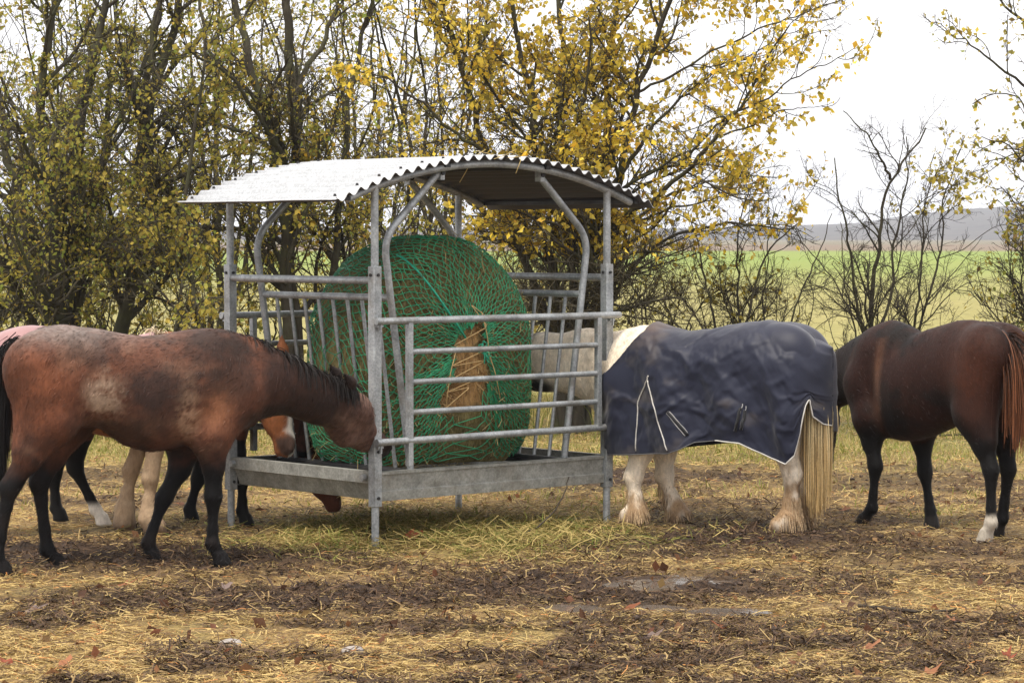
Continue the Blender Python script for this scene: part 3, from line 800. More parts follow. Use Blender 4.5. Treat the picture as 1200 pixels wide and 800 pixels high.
# ---- the brown bay in front, traced from the photograph, profile to the right
HA=R_(22)
pa=Pose(150,664,HA)
A=lambda u,v,y=0: pa.px(u,v,y)
top=[(3,440),(9,418),(17,403),(27,393),(40,385.5),(67,381.5),(107,385),(139,391),(165,394),(190,391),(215,386.5),(240,385),(262,389),(280,397),(297,412),(307,432)]
bot=[(3,452),(9,475),(17,490),(27,500),(40,503),(67,501),(95,500),(120,522),(150,529),(190,527),(215,521),(240,517),(262,512),(280,505),(297,494),(307,468)]
wid=[.05,.11,.165,.205,.235,.255,.262,.27,.28,.28,.27,.25,.225,.20,.165,.10]
tr=[]
for (u,t_),(_,b_),w_ in zip(top,bot,wid):
    u=307-(307-u)*.965
    a1=A(u,t_);a2=A(u,b_); tr.append((a1[0],a1[1],a2[1],w_))
nk=[]
for (u1,v1),(u2,v2),wv,yo in [((262,392),(262,500),.20,0),((285,398),(290,492),.17,.0),((310,412),(310,483),.135,.02),((340,424),(335,482),.105,.06),((365,435),(357,489),.092,.11),((385,444),(372,494),.088,.16),((398,449),(386,500),.088,.20)]:
    a1=A(u1,v1,yo);a2=A(u2,v2,yo); c=(a1+a2)/2; r=np.linalg.norm(a1-a2)/2; nk.append((c[0],c[1],r,wv/r,yo))
leg=dict(fr=[A(250,523,-.14),A(250,584,-.135),A(249,638,-.135),A(262,665,-.135)],
         fl=[A(222,528,.14),A(192,583,.135),A(174,633,.135),A(181,657,.135)],
         hr=[A(62,497,-.14),A(11,573,-.125),A(-4,652,-.125),A(6,674,-.125)],
         hl=[A(80,500,.14),A(46,569,.125),A(55,647,.125),A(70,670,.125)])
leg=feet({k:[tuple(q) for q in l] for k,l in leg.items()})
p1=A(401,465,.20); p2=A(453,523,.53)
V,Q,tg,hd=build_body(tr,nk,((p1[0],.20,p1[1]),(p2[0],.53,p2[1]),-1),leg,bone=1.0)
def bay(V,tg,base,dark,light,black,hd=None,shaggy=1.,legtop=.62):
    n1=fbm(V*np.array([4.5,4.5,5.5]),4,2); n2=fbm(V*np.array([16,16,22]),4,5); n3=fbm(V*np.array([55,30,75]),3,8)
    c=mix(base,dark,sstep(.42,.66,n1*.7+n2*.3))
    c=mix(c,light,sstep(.55,.75,fbm(V*np.array([5,5,6])+9,3,12))*.6*shaggy)
    c=c*(.72+.56*n3)[:,None]
    lt=legtop+.10*(n2-.5)
    lk=np.isin(tg,(FL,FR,HL_,HR))
    c=mix(c,black,np.where(lk|(V[:,2]<.5),sstep(lt+.13,lt-.09,V[:,2]),0))
    return c,n1,n2,n3
c,n1,n2,n3=bay(V,tg,(.112,.043,.024),(.042,.021,.015),(.175,.098,.064),(.0045,.004,.0042),shaggy=.7)
x,z=V[:,0],V[:,2]
def spot(px,py,rx,rz): 
    a=A(px,py); return np.exp(-(((x-a[0])/rx)**2+((z-a[1])/rz)**2))
ch_=(.21,.07,.032); nkm_=(tg==NECK)*1.
c=mix(c,ch_,.75*spot(35,450,.20,.24)*(.6+.4*n3))
c=mix(c,(.40,.29,.21),np.clip(1.5*spot(112,462,.10,.11)*sstep(.3,.7,n2*.6+n3*.5)-.05,0,.8))
c=mix(c,(.36,.22,.14),np.clip(1.5*spot(207,480,.07,.14)*sstep(.3,.7,n2*.6+n3*.5)-.05,0,.8))
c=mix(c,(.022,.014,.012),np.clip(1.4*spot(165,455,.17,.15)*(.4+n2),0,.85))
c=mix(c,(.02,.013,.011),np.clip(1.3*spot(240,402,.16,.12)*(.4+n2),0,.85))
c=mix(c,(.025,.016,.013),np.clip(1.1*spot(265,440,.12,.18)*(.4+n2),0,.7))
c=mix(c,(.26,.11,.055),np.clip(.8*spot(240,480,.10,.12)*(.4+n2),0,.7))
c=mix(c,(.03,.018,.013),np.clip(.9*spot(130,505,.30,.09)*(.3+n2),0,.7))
c=mix(c,(.19,.155,.14),.9*spot(80,386,.5,.085)*(.35+n3)); c=mix(c,(.022,.014,.011),.35*sstep(.50,.64,fbm(V*np.array([6,6,7])+50,4,33))*(1-nkm_))  # greyish sky sheen along the croup top, painted into the coat; then dark mottling
nkm=(tg==NECK)
c=mix(c,(.019,.012,.010)*np.ones(3),np.where(nkm|(tg==TRUNK),.88*(.75+.25*n2)*sstep(A(288,450)[0],A(312,450)[0],x+.05*(n2-.5)),0))
hm=(tg==HEAD)
hp=np.clip((V-hd['P'])@hd['d']/.56/hd['u'],0,1)
c=mix(c,mix((.070,.036,.027),(.165,.098,.075),sstep(.3,.7,.6*n2+.4*n3)),np.where(hm|nkm,sstep(-.10,.06,(V-hd['P'])@hd['d']/hd['u']+.05*(n2-.5)),0)*.92)
c=mix(c,(.022,.016,.015),np.where(hm,sstep(.70,.92,hp),0))
c=mix(c,(.014,.01,.009),np.where(tg==EAR,.85,0))
c=mix(c,(.012,.010,.010),np.where(z<.09,.6,0))
horse=pa.root('horse','shaggy reddish brown bay horse in front, its head half behind the corner post')
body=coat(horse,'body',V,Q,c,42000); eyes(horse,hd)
nn=1700; g=np.random.default_rng(5); t=g.random(nn)
cr=np.array([A(u,v) for u,v in [(262,388),(285,395),(305,404),(325,415),(345,424),(365,434),(385,443),(400,449),(410,453)]]); ti=np.linspace(0,1,len(cr))
cy=np.array([0,0,.02,.04,.07,.11,.16,.20,.22]); cr=np.array([A(u,v,y_) for (u,v),y_ in zip([(262,388),(285,395),(305,404),(325,415),(345,424),(365,434),(385,443),(400,449),(410,453)],cy)])
r=np.stack([np.interp(t,ti,cr[:,0]),np.interp(t,ti,cy)+g.normal(0,.018,nn),np.interp(t,ti,cr[:,1])-.01],-1)
d=np.stack([g.normal(.12,.2,nn),np.where(g.random(nn)<.78,-1,1)*g.uniform(.35,.9,nn),g.uniform(.25,.9,nn)],-1); d/=np.linalg.norm(d,axis=1,keepdims=True)
strands('mane',r,d,g.uniform(.10,.25,nn)*(1-.45*(t<.12)),.65,.006,(.016,.013,.012),horse,8,.07,6)
a=A(24,402)
tailhair(horse,(a[0]-.01,0,a[1]-.02),.85,(.010,.008,.008),n=3200,back=.62,dz=-.5,dn=.09,sd=8,wd=.005,wav=.02,grav=.7)

# ---- generic frame for the others
def scaled(s,L=1.,W=1.): return [(x*s*L,t*s,b*s,w*s*W) for x,t,b,w in BASE_TRUNK]
def neckline(p0,p1,p2,d0,d1,sq0=.62,sq1=.66,n=6,bow=.0):
    out=[]
    for k in np.linspace(0,1,n):
        p=(1-k)**2*np.array(p0,float)+2*k*(1-k)*np.array(p1,float)+k*k*np.array(p2,float)
        out.append((p[0],p[1],d0+(d1-d0)*k**.8,sq0+(sq1-sq0)*k))
    return out
# ---- dark bay on the right, seen from behind its hip, grazing away to the left
hF=PI-R_(56)
pf=Pose(1090,622,hF)
Fp=lambda u,v,y=0: pf.px(u,v,y)
s=1.0
tr=scaled(.965,.95,.87)
# move the trunk so that croup and withers sit where the photograph has them
x0=Fp(1142,372)[0]+.42*.96; tr=[(x+x0,t*(1.01+.025*(x<.1)),b*1.0,w) for x,t,b,w in tr]
def lift(t): return t
legs=dict(fl=[Fp(1018,500,.14),Fp(1026,545,.135),Fp(1022,590,.135),Fp(1009,610,.135)],
          fr=[Fp(1080,500,-.14),Fp(1084,553,-.135),Fp(1090,596,-.135),Fp(1092,617,-.135)],
          hl=[Fp(1142,488,.13),Fp(1162,552,.12),Fp(1162,610,.12),Fp(1154,633,.12)],
          hr=[Fp(1170,488,-.13),Fp(1181,550,-.12),Fp(1174,604,-.12),Fp(1166,626,-.12)])
legs=feet({k:[tuple(q) for q in l] for k,l in legs.items()})
wx=x0+.55
pl_=Fp(961,462); wm=Fp(1000,428); w0=Fp(1048,425)
nk=neckline(tuple(w0),tuple(wm),tuple(pl_),.26,.125,.62,.72)
P=(pl_[0],0,pl_[1]-.01); mz=Fp(965,545); Mz=(mz[0],0,mz[1])
V,Q,tg,hd=build_body(tr,nk,(P,Mz,-1),legs,bone=1.0)
c,n1,n2,n3=bay(V,tg,(.022,.0085,.006),(.008,.005,.0042),(.045,.018,.011),(.005,.0045,.0045),legtop=.66,shaggy=.5)
x,y,z=V.T
c=mix(c,(.062,.020,.010),np.clip(.8*np.exp(-(((x-(x0-.60))/.22)**2+((z-1.08)/.22)**2))*(.4+n2),0,.8))
c=mix(c,(.15,.07,.04),np.clip(.7*np.exp(-(((x-(x0+.30))/.04)**2+((z-1.0-(x-x0-.3)*1.5)/.25)**2))*(.4+n2),0,.6))
c=mix(c,(.009,.008,.008),np.where(np.isin(tg,(NECK,HEAD,EAR)),.7,0))
c=mix(c,(.45,.40,.33)*np.ones(3),np.where((tg==HL_)&(z<.2+.05*n2),sstep(.19,.14,z+.03*(n2-.5)),0))
c=mix(c,(.02,.016,.014),np.where(z<.075,.7,0)*np.where(tg==HL_,.2,1))
hf=pf.root('horse','dark bay horse seen from behind on the right, head lowered, one white hind foot')
coat(hf,'body',V,Q,c,22000); eyes(hf,hd)
g=np.random.default_rng(15); nn=900; t=g.random(nn)
pts=np.array([(q[0]-(.0 if k else -.0),q[1]+q[2]*.93) for k,q in enumerate(nk)]); pts[:,0]+=np.linspace(.0,.1,len(pts)); ti=np.linspace(0,1,len(pts))
r=np.stack([np.interp(t,ti,pts[:,0]),g.normal(0,.015,nn),np.interp(t,ti,pts[:,1])-.02],-1)
d=np.stack([g.normal(.1,.2,nn),np.where(g.random(nn)<.8,1,-1)*g.uniform(.3,.9,nn),g.uniform(.1,.6,nn)],-1); d/=np.linalg.norm(d,axis=1,keepdims=True)
strands('mane',r,d,g.uniform(.08,.2,nn),.6,.006,(.010,.009,.009),hf,8,.07,16)
tailhair(hf,(tr[1][0]+.0,0.0,tr[1][1]+.03),.80,(.012,.008,.007),n=1100,back=.55,tipcol=(.19,.07,.03),sd=18,grav=.5)

# ---- cream horse in a navy rug, facing left, head behind the bale
hE=PI-R_(30)
pe=Pose(850,620,hE)
Ep=lambda u,v,y=0: pe.px(u,v,y)
sE=.955
xr=Ep(981,450)[0]; 
tr=[(x,t,b,w) for x,t,b,w in scaled(.97,1.02,1.12)]
xa=Ep(953,450)[0]; xb=Ep(768,450)[0]; tr=[(xa+(x+.745*.97)/(.40*.97+.745*.97)*(xb-xa),t,b,w) for x,t,b,w in tr]; dx=0
tr=[(x,t+.0,b,w) for x,t,b,w in tr]
legs=dict(fl=[Ep(757,508,.15),Ep(741,560,.15),Ep(742,598,.15),Ep(735,617,.15)],
          fr=[Ep(779,508,-.15),Ep(780,560,-.15),Ep(791,600,-.15),Ep(797,617,-.15)],
          hl=[Ep(906,488,.14),Ep(928,560,.14),Ep(922,612,.14),Ep(911,636,.14)],
          hr=[Ep(925,488,-.14),Ep(945,556,-.14),Ep(939,606,-.14),Ep(930,622,-.14)])
legs=feet({k:[tuple(q) for q in l] for k,l in legs.items()})
nt0=Ep(742,390);nb0=Ep(735,500); n1t=Ep(690,388);n1b=Ep(690,463); n2t=Ep(640,393);n2b=Ep(632,455); n3t=Ep(605,402);n3b=Ep(600,455)
nk=[]
for a1,a2,wv in ((Ep(775,392),Ep(775,500),.2),(nt0,nb0,.17),(n1t,n1b,.125),(n2t,n2b,.105),(n3t,n3b,.09)):
    cc_=(a1+a2)/2; rr=np.linalg.norm(a1-a2)/2; nk.append((cc_[0],cc_[1],rr,wv/rr))
P=Ep(598,420);Mz=Ep(566,505)
V,Q,tg,hd=build_body(tr,nk,((P[0],0,P[1]),(Mz[0],0,Mz[1]),-1),legs,bone=1.28,feather=1)
n1=fbm(V*4,3,3);n2=fbm(V*15,3,4);n3=fbm(V*np.array([50,50,30]),3,6)
c=mix((.82,.74,.62),(.66,.54,.40),n2)*(.8+.4*n3)[:,None]
x,y,z=V.T
c=mix(c,mix((.36,.21,.09),(.20,.12,.06),n2),sstep(.50,.75,n1*.55+n2*.45+.35*sstep(.55,.05,z)-.1)*.9)
c=mix(c,(.07,.045,.03),sstep(.13,.0,z+.05*(n2-.5))*.9)
c=mix(c,(.02,.017,.016),np.where((tg==NECK)|(tg==TRUNK),sstep(.64,.70,fbm(V*2.3+31,2,14)),0))
he=pe.root('horse','cream horse wearing a dark navy rug, eating from the feeder, pale tail hanging')
coat(he,'body',V,Q,c,26000,.022); eyes(he,hd)
tailhair(he,(tr[0][0]-.03,0.05,.88),.68,(.64,.52,.30),n=4200,dn=.10,dz=-1,wide=1.9,back=.03,tipcol=(.52,.35,.15),sd=28,wav=.016,grav=.5,wd=.0045)
# feather on the lower legs
for kx in legs:
    T={'fl':FL,'fr':FR,'hl':HL_,'hr':HR}[kx]; ids=np.where((tg==T)&(z<.26)&(z>.06))[0]; g=np.random.default_rng(40+T); ids=g.choice(ids,700)
    cen=V[(tg==T)&(z<.26)].mean(0); d=V[ids]-cen; d[:,2]=-.15; d/=np.linalg.norm(d,axis=1,keepdims=True)
    strands('feather',V[ids],d*.6+np.array([-.1,0,-.6]),g.uniform(.04,.09,len(ids)),.3,.005,(.42,.30,.18),he,5,.1,44+T)
# the rug
st=np.array(tr)
def hempx(u):  # lower edge of the rug on the side we see, photo pixels
    return np.interp(u,[700,720,785,800,815,840,868,880,900,920,931,938,945,949,953,965,985],[533,533,531,526,518,516,519,526,537,544,534,508,475,467,488,497,500])
ed=[Ep(770,387)[0],Ep(722,445)[0]]
NS,NV=260,92
xe=np.linspace(0,1,NS)
xrear=st[0,0]-.12; xfront=Ep(716,500)[0]
ss=1-(1-xe)**1.0
X0=xrear+(xfront-xrear)*(1-np.cos(ss*PI/2))**1.0 if False else xrear+(xfront-xrear)*np.where(ss<.25,.14*(ss/.25)**2.2,.14+.86*(ss-.25)/.75)
def rugsheet(side):
    V=np.zeros((NS,NV,3)); hem=np.zeros(NS)
    for i,xx in enumerate(X0):
        zt=np.interp(xx,st[:,0],st[:,1])+.022
        w_=np.interp(xx,[-9]+list(st[:,0]),[0]+list(st[:,3]))
        tr_=(xx-xrear)/.30
        wv=(np.interp(max(xx,st[4,0]),st[:,0],st[:,3])+.035)*(1 if tr_>=1 else max(0,1-(1-tr_)**2.6)**.5)
        wv=max(wv,.002)
        if xx<st[3,0]: zt=np.interp(xx,[xrear,st[1,0],st[2,0],st[3,0]],[1.22,1.285,st[2,1]+.03,st[3,1]+.022])
        # project the photo's hem for this station
        lo_,hi_=500,560
        pw=pe.o+pe.f*xx+pe.l*(wv*side)
        # pixel column of this station at about mid height
        q=np.array([pw[0],pw[1],.75-CH]); dd=q[1]*cp-q[2]*sp; u=600+FPX*q[0]/dd
        vh=hempx(u) if side>0 else np.interp(xx,[xrear,xfront],[505,530])
        zh=Ep(u,vh,wv*side)[1]; hem[i]=zh
        hgt=zt-zh; zs=zt-.30
        t=np.linspace(0,1,NV)
        tt=np.clip(t/.45,0,1); a=tt*PI/2
        yy=np.where(t<.45,wv*np.sin(a)**.85,wv*(1+.0*t)); zz=np.where(t<.45,zt-.30*(1-np.cos(a)),zs-(t-.45)/.55*(zs-zh))
        V[i,:,0]=xx; V[i,:,1]=yy*side; V[i,:,2]=zz
    return V,hem
M_RUG=tinted('navy_rug_cloth',rough=.5,spec=.22,nscale=260,namp=.18,bstr=.25,bdist=.002,sheen=.15)
rb=MB(); pip=MB(); stp=[]
for side in (1,-1):
    G,hem=rugsheet(side)
    p=G.reshape(-1,3)
    # drape: folds running down and back, slack belly
    tv=np.tile(np.linspace(0,1,NV),(NS,1)); xx=G[:,:,0]
    ph=xx*15+tv*4.0+3*fbm(np.stack([xx*2,tv*2,xx*0],-1),3,5)
    fold=np.sin(ph)*.026*sstep(.15,.6,tv)*(.3+fbm(np.stack([xx*3,tv*3,xx*0+4],-1),3,15))
    cr=fbm(np.stack([xx*9+tv*6,tv*5-xx*5,xx*0],-1),4,25)-.5
    cr2=np.abs(fbm(np.stack([xx*6-tv*4,tv*7+xx*8,xx*0+2],-1),3,35)-.5)
    G[:,:,1]+=side*(fold+cr*.020*sstep(.05,.4,tv)-cr2*.030)
    rid=np.maximum(0,1-np.abs(fbm(np.stack([xx*2.6+tv*3.2,tv*1.8-xx*2.2,xx*0+8],-1),3,45)-.5)*9); rid2=np.maximum(0,1-np.abs(fbm(np.stack([xx*4-tv*5,tv*2+xx*3,xx*0+5],-1),3,65)-.5)*8)
    G[:,:,1]+=side*(rid*.015+rid2*.009)*sstep(.03,.3,tv)
    G[:,:,2]+=(rid*.008)*(1-sstep(.2,.5,tv))
    G[:,:,2]+=cr*.010*(1-sstep(.2,.5,tv))
    G[:,:,1]+=side*.03*sstep(.5,1,tv)*np.sin(xx*5+1)
    # front edge: cut from the withers down and forward
    zed=np.interp(G[:,:,2],[Ep(722,445)[1],Ep(770,387)[1]],[ed[1],ed[0]])
    keep=G[:,:,0]<=zed
    colr=mix((.007,.0085,.021),(.016,.019,.038),fbm(G*7,3,3))
    dust=sstep(.55,.75,fbm(G*np.array([5,5,8]),4,8))*.35+sstep(.35,.0,tv)*.10*fbm(G*20,2,3)
    colr=mix(colr,(.12,.10,.085),dust)
    colr=mix(colr,(.16,.10,.06),.6*np.exp(-((G[:,:,0]-(ed[0]-.03))/.09)**2)*sstep(.35,.1,tv)*fbm(G*10,3,3))
    Gc=G.copy(); Gc[:,:,0]=np.minimum(Gc[:,:,0],zed)
    i=np.arange(NS-1)[:,None]*NV+np.arange(NV-1)[None,:]
    q=np.stack([i,i+NV,i+NV+1,i+1],-1).reshape(-1,4)
    if side<0: q=q[:,::-1]
    dg=(keep[:-1,:-1]|keep[1:,:-1]|keep[:-1,1:]).reshape(-1)
    rb.add(Gc.reshape(-1,3),q[dg],colr.reshape(-1,3))
    sh_=Gc.shape; Gc=hd['B'].push(Gc.reshape(-1,3),.016).reshape(sh_); rb.v[-1]=Gc.reshape(-1,3)
    if side>0:
        Gs=Gc
        def onrug(u,v):
            """photo point -> nearest rug point"""
            W=pe.o+Gs.reshape(-1,3)[:,0:1]*pe.f+Gs.reshape(-1,3)[:,1:2]*pe.l+np.array([0,0,1])*Gs.reshape(-1,3)[:,2:3]
            rel=W-np.array([0,0,CH]); dd=rel[:,1]*cp-rel[:,2]*sp; uu=600+FPX*rel[:,0]/dd; vv=400-FPX*(rel[:,1]*sp+rel[:,2]*cp)/dd
            k=np.argmin((uu-u)**2+(vv-v)**2); return Gs.reshape(-1,3)[k]+np.array([0,.006,0])
        def line(pts,n=14,r=.0042):
            pts=np.array(pts,float); s_=np.linspace(0,len(pts)-1,n*(len(pts)-1)+1); k=np.arange(len(pts))
            L=np.array([onrug(np.interp(t,k,pts[:,0]),np.interp(t,k,pts[:,1])) for t in s_])
            L[1:-1]=(L[:-2]+L[1:-1]*2+L[2:])/4
            return L
        for pl in ([(758,446),(748,470),(745,528)],[(759,446),(770,490),(782,528)],[(758,446),(760,440)]):
            pip.tube(line(pl),.0045,6,col=np.array((.62,.60,.56)))
        for pl in ([(781,484),(803,510)],[(785,482),(807,507)]): pip.tube(line(pl),.003,6,col=np.array((.42,.42,.42)))
        for pl in ([(783,483),(806,509)],[(868,478),(862,505)],[(874,480),(869,503)]): stp.append(MB()); stp[-1].tube(line(pl),.011,6,col=np.array((.012,.012,.014)))
        for pl in ([(871,473),(863,498)],[(875,476),(869,500)]): pip.tube(line(pl),.003,6,col=np.array((.42,.42,.42)))
        L=Gc[:,-1]+np.array([0,.004,0]); pip.tube(L[(L[:,0]<Ep(862,520)[0])],.0048,6,col=np.array((.62,.6,.56)))
        pip.tube(L[(L[:,0]>=Ep(862,520)[0])],.004,6,col=np.array((.12,.12,.125)))
rug=rb.build('rug',M_RUG,he)
md=rug.modifiers.new('s','SOLIDIFY'); md.thickness=.006; md.offset=0
pip.build('piping',M_STRAW,rug); [s_.build('strap',M_RUG,rug) for s_ in stp]

# ---- chestnut cob in a pink rug behind the bay, blazed face coming out beyond the bay's neck
hC=R_(9)
pc=Pose(110,625,hC); Cp=lambda u,v,y=0: pc.px(u,v,y)
tr=scaled(1.0,1.12,1.05); dx=Cp(195,384)[0]-.44; tr=[(x+dx,t*1.0,b,w) for x,t,b,w in tr]
zt=Cp(195,390)[1]; tr=[(x,t*zt/1.385,b,w) for x,t,b,w in tr]
legs=dict(fr=[(dx+.40,.8),Cp(176,575,-.14),Cp(178,625,-.14),Cp(186,652,-.14)],fl=[(dx+.36,.8),Cp(153,560,.14),Cp(150,605,.14),Cp(146,636,.14)],
          hl=[(dx-.40,.8),(dx-.86,.5),(dx-.86,.18),(dx-.82,0)],hr=[(dx-.38,.8),(dx-.80,.5),(dx-.80,.18),(dx-.76,0)])
legs=feet({k:[tuple(q) for q in l] for k,l in legs.items()})
nk=neckline((dx+.50,1.04),(dx+.80,1.12),tuple(Cp(316,438)),.24,.135,.62,.7)
P=Cp(321,428);Mz=Cp(343,530)
P=np.array(P)-np.array([.0,.0])
V,Q,tg,hd=build_body(tr,nk,((P[0],0,P[1]),(Mz[0],0,Mz[1]),-1),legs,bone=1.08,feather=1)
n2=fbm(V*15,3,4);n3=fbm(V*45,3,6); x,y,z=V.T
c=mix((.26,.095,.035),(.17,.06,.025),n2)*(.75+.5*n3)[:,None]
lg=np.isin(tg,(FL,FR,HL_,HR)); c=mix(c,mix((.46,.34,.22),(.28,.18,.105),n2),np.where(lg,sstep(.75,.62,z),0))
c=mix(c,(.10,.065,.045),sstep(.14,.02,z)*.8)
rel=V-hd['P']; al=rel@hd['d']/hd['u']; upv=rel@hd['up']/hd['u']; la=np.abs(rel@hd['lat'])/hd['u']
hm=tg==HEAD
c=mix(c,(.72,.66,.6),np.where(hm&(upv>-.03+.0*al),sstep(.052,.036,la+.012*(n2-.5)),0)*sstep(.05,.1,al))
c=mix(c,mix((.016,.012,.011),(.06,.04,.033),n2),np.where(hm,sstep(.41,.47,al)*sstep(.022,.04,la+.01*(n2-.5)),0)*.9)
hc_=pc.root('horse','chestnut horse in a faded pink rug behind the bay, white blazed nose over the tray')
coat(hc_,'body',V,Q,c,14000); eyes(hc_,hd)
g=np.random.default_rng(25); nn=1000; t=g.random(nn); pts=np.array([(q[0],q[1]+q[2]*.95) for q in nk]); ti=np.linspace(0,1,len(pts))
pts=np.concatenate([[tuple(Cp(178,386))],pts]); ti=np.linspace(0,1,len(pts))
r=np.stack([np.interp(t,ti,pts[:,0]),g.normal(0,.02,nn),np.interp(t,ti,pts[:,1])-.01],-1)
d=np.stack([g.normal(-.1,.3,nn),np.where(g.random(nn)<.3,-1,1)*g.uniform(.2,.9,nn),g.uniform(.2,.7,nn)],-1); d/=np.linalg.norm(d,axis=1,keepdims=True)
strands('mane',r,d,g.uniform(.1,.22,nn),.6,.007,(.62,.52,.36),hc_,8,.08,26)
tailhair(hc_,(tr[1][0],0,tr[1][1]),.8,(.5,.4,.25),n=400,sd=29)
st=np.array(tr); sx=np.linspace(st[0,0]-.04,dx+.36,60); rb=MB(); aa=np.linspace(-PI/2,PI/2,36)
G=np.zeros((60,36+24,3))
for i,xx in enumerate(sx):
    zt=np.interp(xx,st[:,0],st[:,1])+.03; wv=np.interp(xx,st[:,0],st[:,3])+.035
    if xx<st[0,0]+.02: wv*=.8
    prof=[(wv*np.sin(a)*1.0,zt-.34*(1-np.cos(a))) for a in aa]
    zl=zt-.34; hm_=.86
    left=[( -wv-.01*np.sin(xx*14),zl-(zl-hm_)*k) for k in np.linspace(1,1/12,12)]; right=[( wv+.01*np.sin(xx*13),zl-(zl-hm_)*k) for k in np.linspace(1/12,1,12)]
    pr=np.array(left+prof+right); G[i,:,0]=xx; G[i,:,1:]=pr
G[:,:,1:]+=(fbm(G*8,3,3)-.5)[...,None]*.02; G=hd['B'].push(G.reshape(-1,3),.014).reshape(60,60,3)
i=np.arange(59)[:,None]*60+np.arange(59)[None,:]
rb.add(G.reshape(-1,3),np.stack([i,i+1,i+61,i+60],-1).reshape(-1,4),mix((.24,.125,.125),(.33,.19,.185),fbm(G*6,3,4)).reshape(-1,3))
rug=rb.build('rug',M_RUG,hc_)
md=rug.modifiers.new('s','SOLIDIFY'); md.thickness=.006; md.offset=0

# ---- dark bay beyond, muzzle down under the tray
hB=R_(-5)
pb=Pose(180,613,hB); Bp=lambda u,v,y=0: pb.px(u,v,y)
dx=Bp(258,500)[0]-.45
tr=scaled(.92,1.04,1.0); tr=[(x+dx,t,b,w) for x,t,b,w in tr]
legs=dict(fr=[Bp(272,510,-.14),Bp(284,560,-.13),Bp(284,597,-.13),Bp(290,616,-.13)],fl=[Bp(243,510,.14),Bp(232,562,.13),Bp(222,597,.13),Bp(225,612,.13)],
          hr=[Bp(88,505,-.14),Bp(88,552,-.13),Bp(112,602,-.13),Bp(122,622,-.13)],hl=[Bp(75,505,.14),Bp(63,560,.13),Bp(66,600,.13),Bp(72,616,.13)])
legs=feet({k:[tuple(q) for q in l] for k,l in legs.items()})
pol=np.array(Bp(362,520)); mz=np.array(Bp(399,594))
nk=neckline((dx+.52,1.0),(dx+.80,.98),tuple(pol),.23,.115,.62,.7)
V,Q,tg,hd=build_body(tr,nk,((pol[0],0,pol[1]),(mz[0],0,mz[1]),-1),legs,bone=.98)
c,n1,n2,n3=bay(V,tg,(.075,.028,.016),(.022,.012,.01),(.12,.05,.03),(.005,.0045,.0045),legtop=.66,shaggy=.4); z=V[:,2]
c=mix(c,(.15,.05,.025),np.where(tg==HEAD,.75,0))
c=mix(c,(.62,.56,.48),np.where(tg==HR,sstep(.17,.11,z),0))
hb=pb.root('horse','nearly black horse beyond the others, muzzle lowered below the tray, one white hind foot')
coat(hb,'body',V,Q,c); eyes(hb,hd)
g=np.random.default_rng(35); nn=500; t=g.random(nn); pts=np.array([(q[0]+.04,q[1]+q[2]*.95) for q in nk]); ti=np.linspace(0,1,len(pts))
r=np.stack([np.interp(t,ti,pts[:,0]),g.normal(0,.02,nn),np.interp(t,ti,pts[:,1])-.01],-1)
d=np.stack([g.normal(.1,.2,nn),np.where(g.random(nn)<.5,-1,1)*g.uniform(.3,.9,nn),g.uniform(.1,.5,nn)],-1); d/=np.linalg.norm(d,axis=1,keepdims=True)
strands('mane',r,d,g.uniform(.1,.22,nn),.6,.007,(.011,.010,.010),hb,8,.08,36)
tailhair(hb,(tr[1][0],0,tr[1][1]),.7,(.011,.010,.010),n=400,sd=39)
# ------------------------------------------------------------------ trees: stems from the photograph, then three orders of branches grown from them
def resample(pl,m):
    pl=np.array(pl,float); s=np.concatenate([[0],np.cumsum(np.linalg.norm(np.diff(pl,axis=0),axis=1))]); s/=s[-1]
    # smooth through the given points
    t=np.linspace(0,1,m); out=np.stack([np.interp(t,s,pl[:,k]) for k in range(pl.shape[1])],1)
    for _ in range(max(1,m//12)): out[1:-1]=(out[:-2]+2*out[1:-1]+out[2:])/4
    return out
def grow(g,start,dirn,length,r0,r1,m,wander,up):
    n=len(start); P=np.zeros((n,m,3)); P[:,0]=start; D=dirn/np.linalg.norm(dirn,axis=1,keepdims=True)
    L=(np.broadcast_to(length,(n,))/(m-1))[:,None]
    w=g.normal(0,1,(n,3))
    for k in range(1,m):
        w=.6*w+.8*g.normal(0,1,(n,3))
        D=D+w*wander+np.array([0,0,1])*np.reshape(up,(-1,1)); D/=np.linalg.norm(D,axis=1,keepdims=True)
        P[:,k]=P[:,k-1]+D*L
    t=np.linspace(0,1,m)[None]
    R=np.reshape(r0,(-1,1))*(1-t)**.8+np.reshape(r1,(-1,1))*t
    return P,np.broadcast_to(R,(n,m)).copy()
def kids(g,P,R,k,t0,t1,ang,lenf,rf=.6,minr=.0022,m=9,wander=.16,up=.03,total=None):
    """k children on every parent"""
    n,mm,_=P.shape
    T=np.gradient(P,axis=1); T/=np.linalg.norm(T,axis=2,keepdims=True)+1e-9
    plen=np.linalg.norm(np.diff(P,axis=1),axis=2).sum(1)
    k=np.maximum(0,np.round(k*plen/plen.mean()*g.uniform(.7,1.3,n))).astype(int) if np.isscalar(k) else k
    par=np.repeat(np.arange(n),k); N_=len(par)
    t=g.uniform(t0,t1,N_); f=t*(mm-1); i=np.minimum(f.astype(int),mm-2); fr=(f-i)[:,None]
    S=P[par,i]*(1-fr)+P[par,i+1]*fr; D=T[par,i]; rr=R[par,i]
    rnd=g.normal(0,1,(N_,3)); rnd-=np.sum(rnd*D,1,keepdims=True)*D; rnd/=np.linalg.norm(rnd,axis=1,keepdims=True)+1e-9
    a=g.normal(ang,.22,N_)[:,None]
    d=D*np.cos(a)+rnd*np.sin(a)
    L=plen[par]*lenf*(1-.55*t)*g.uniform(.55,1.35,N_)
    return grow(g,S,d,L,np.maximum(rr*rf,minr),np.full(N_,minr*.6),m,wander,up)
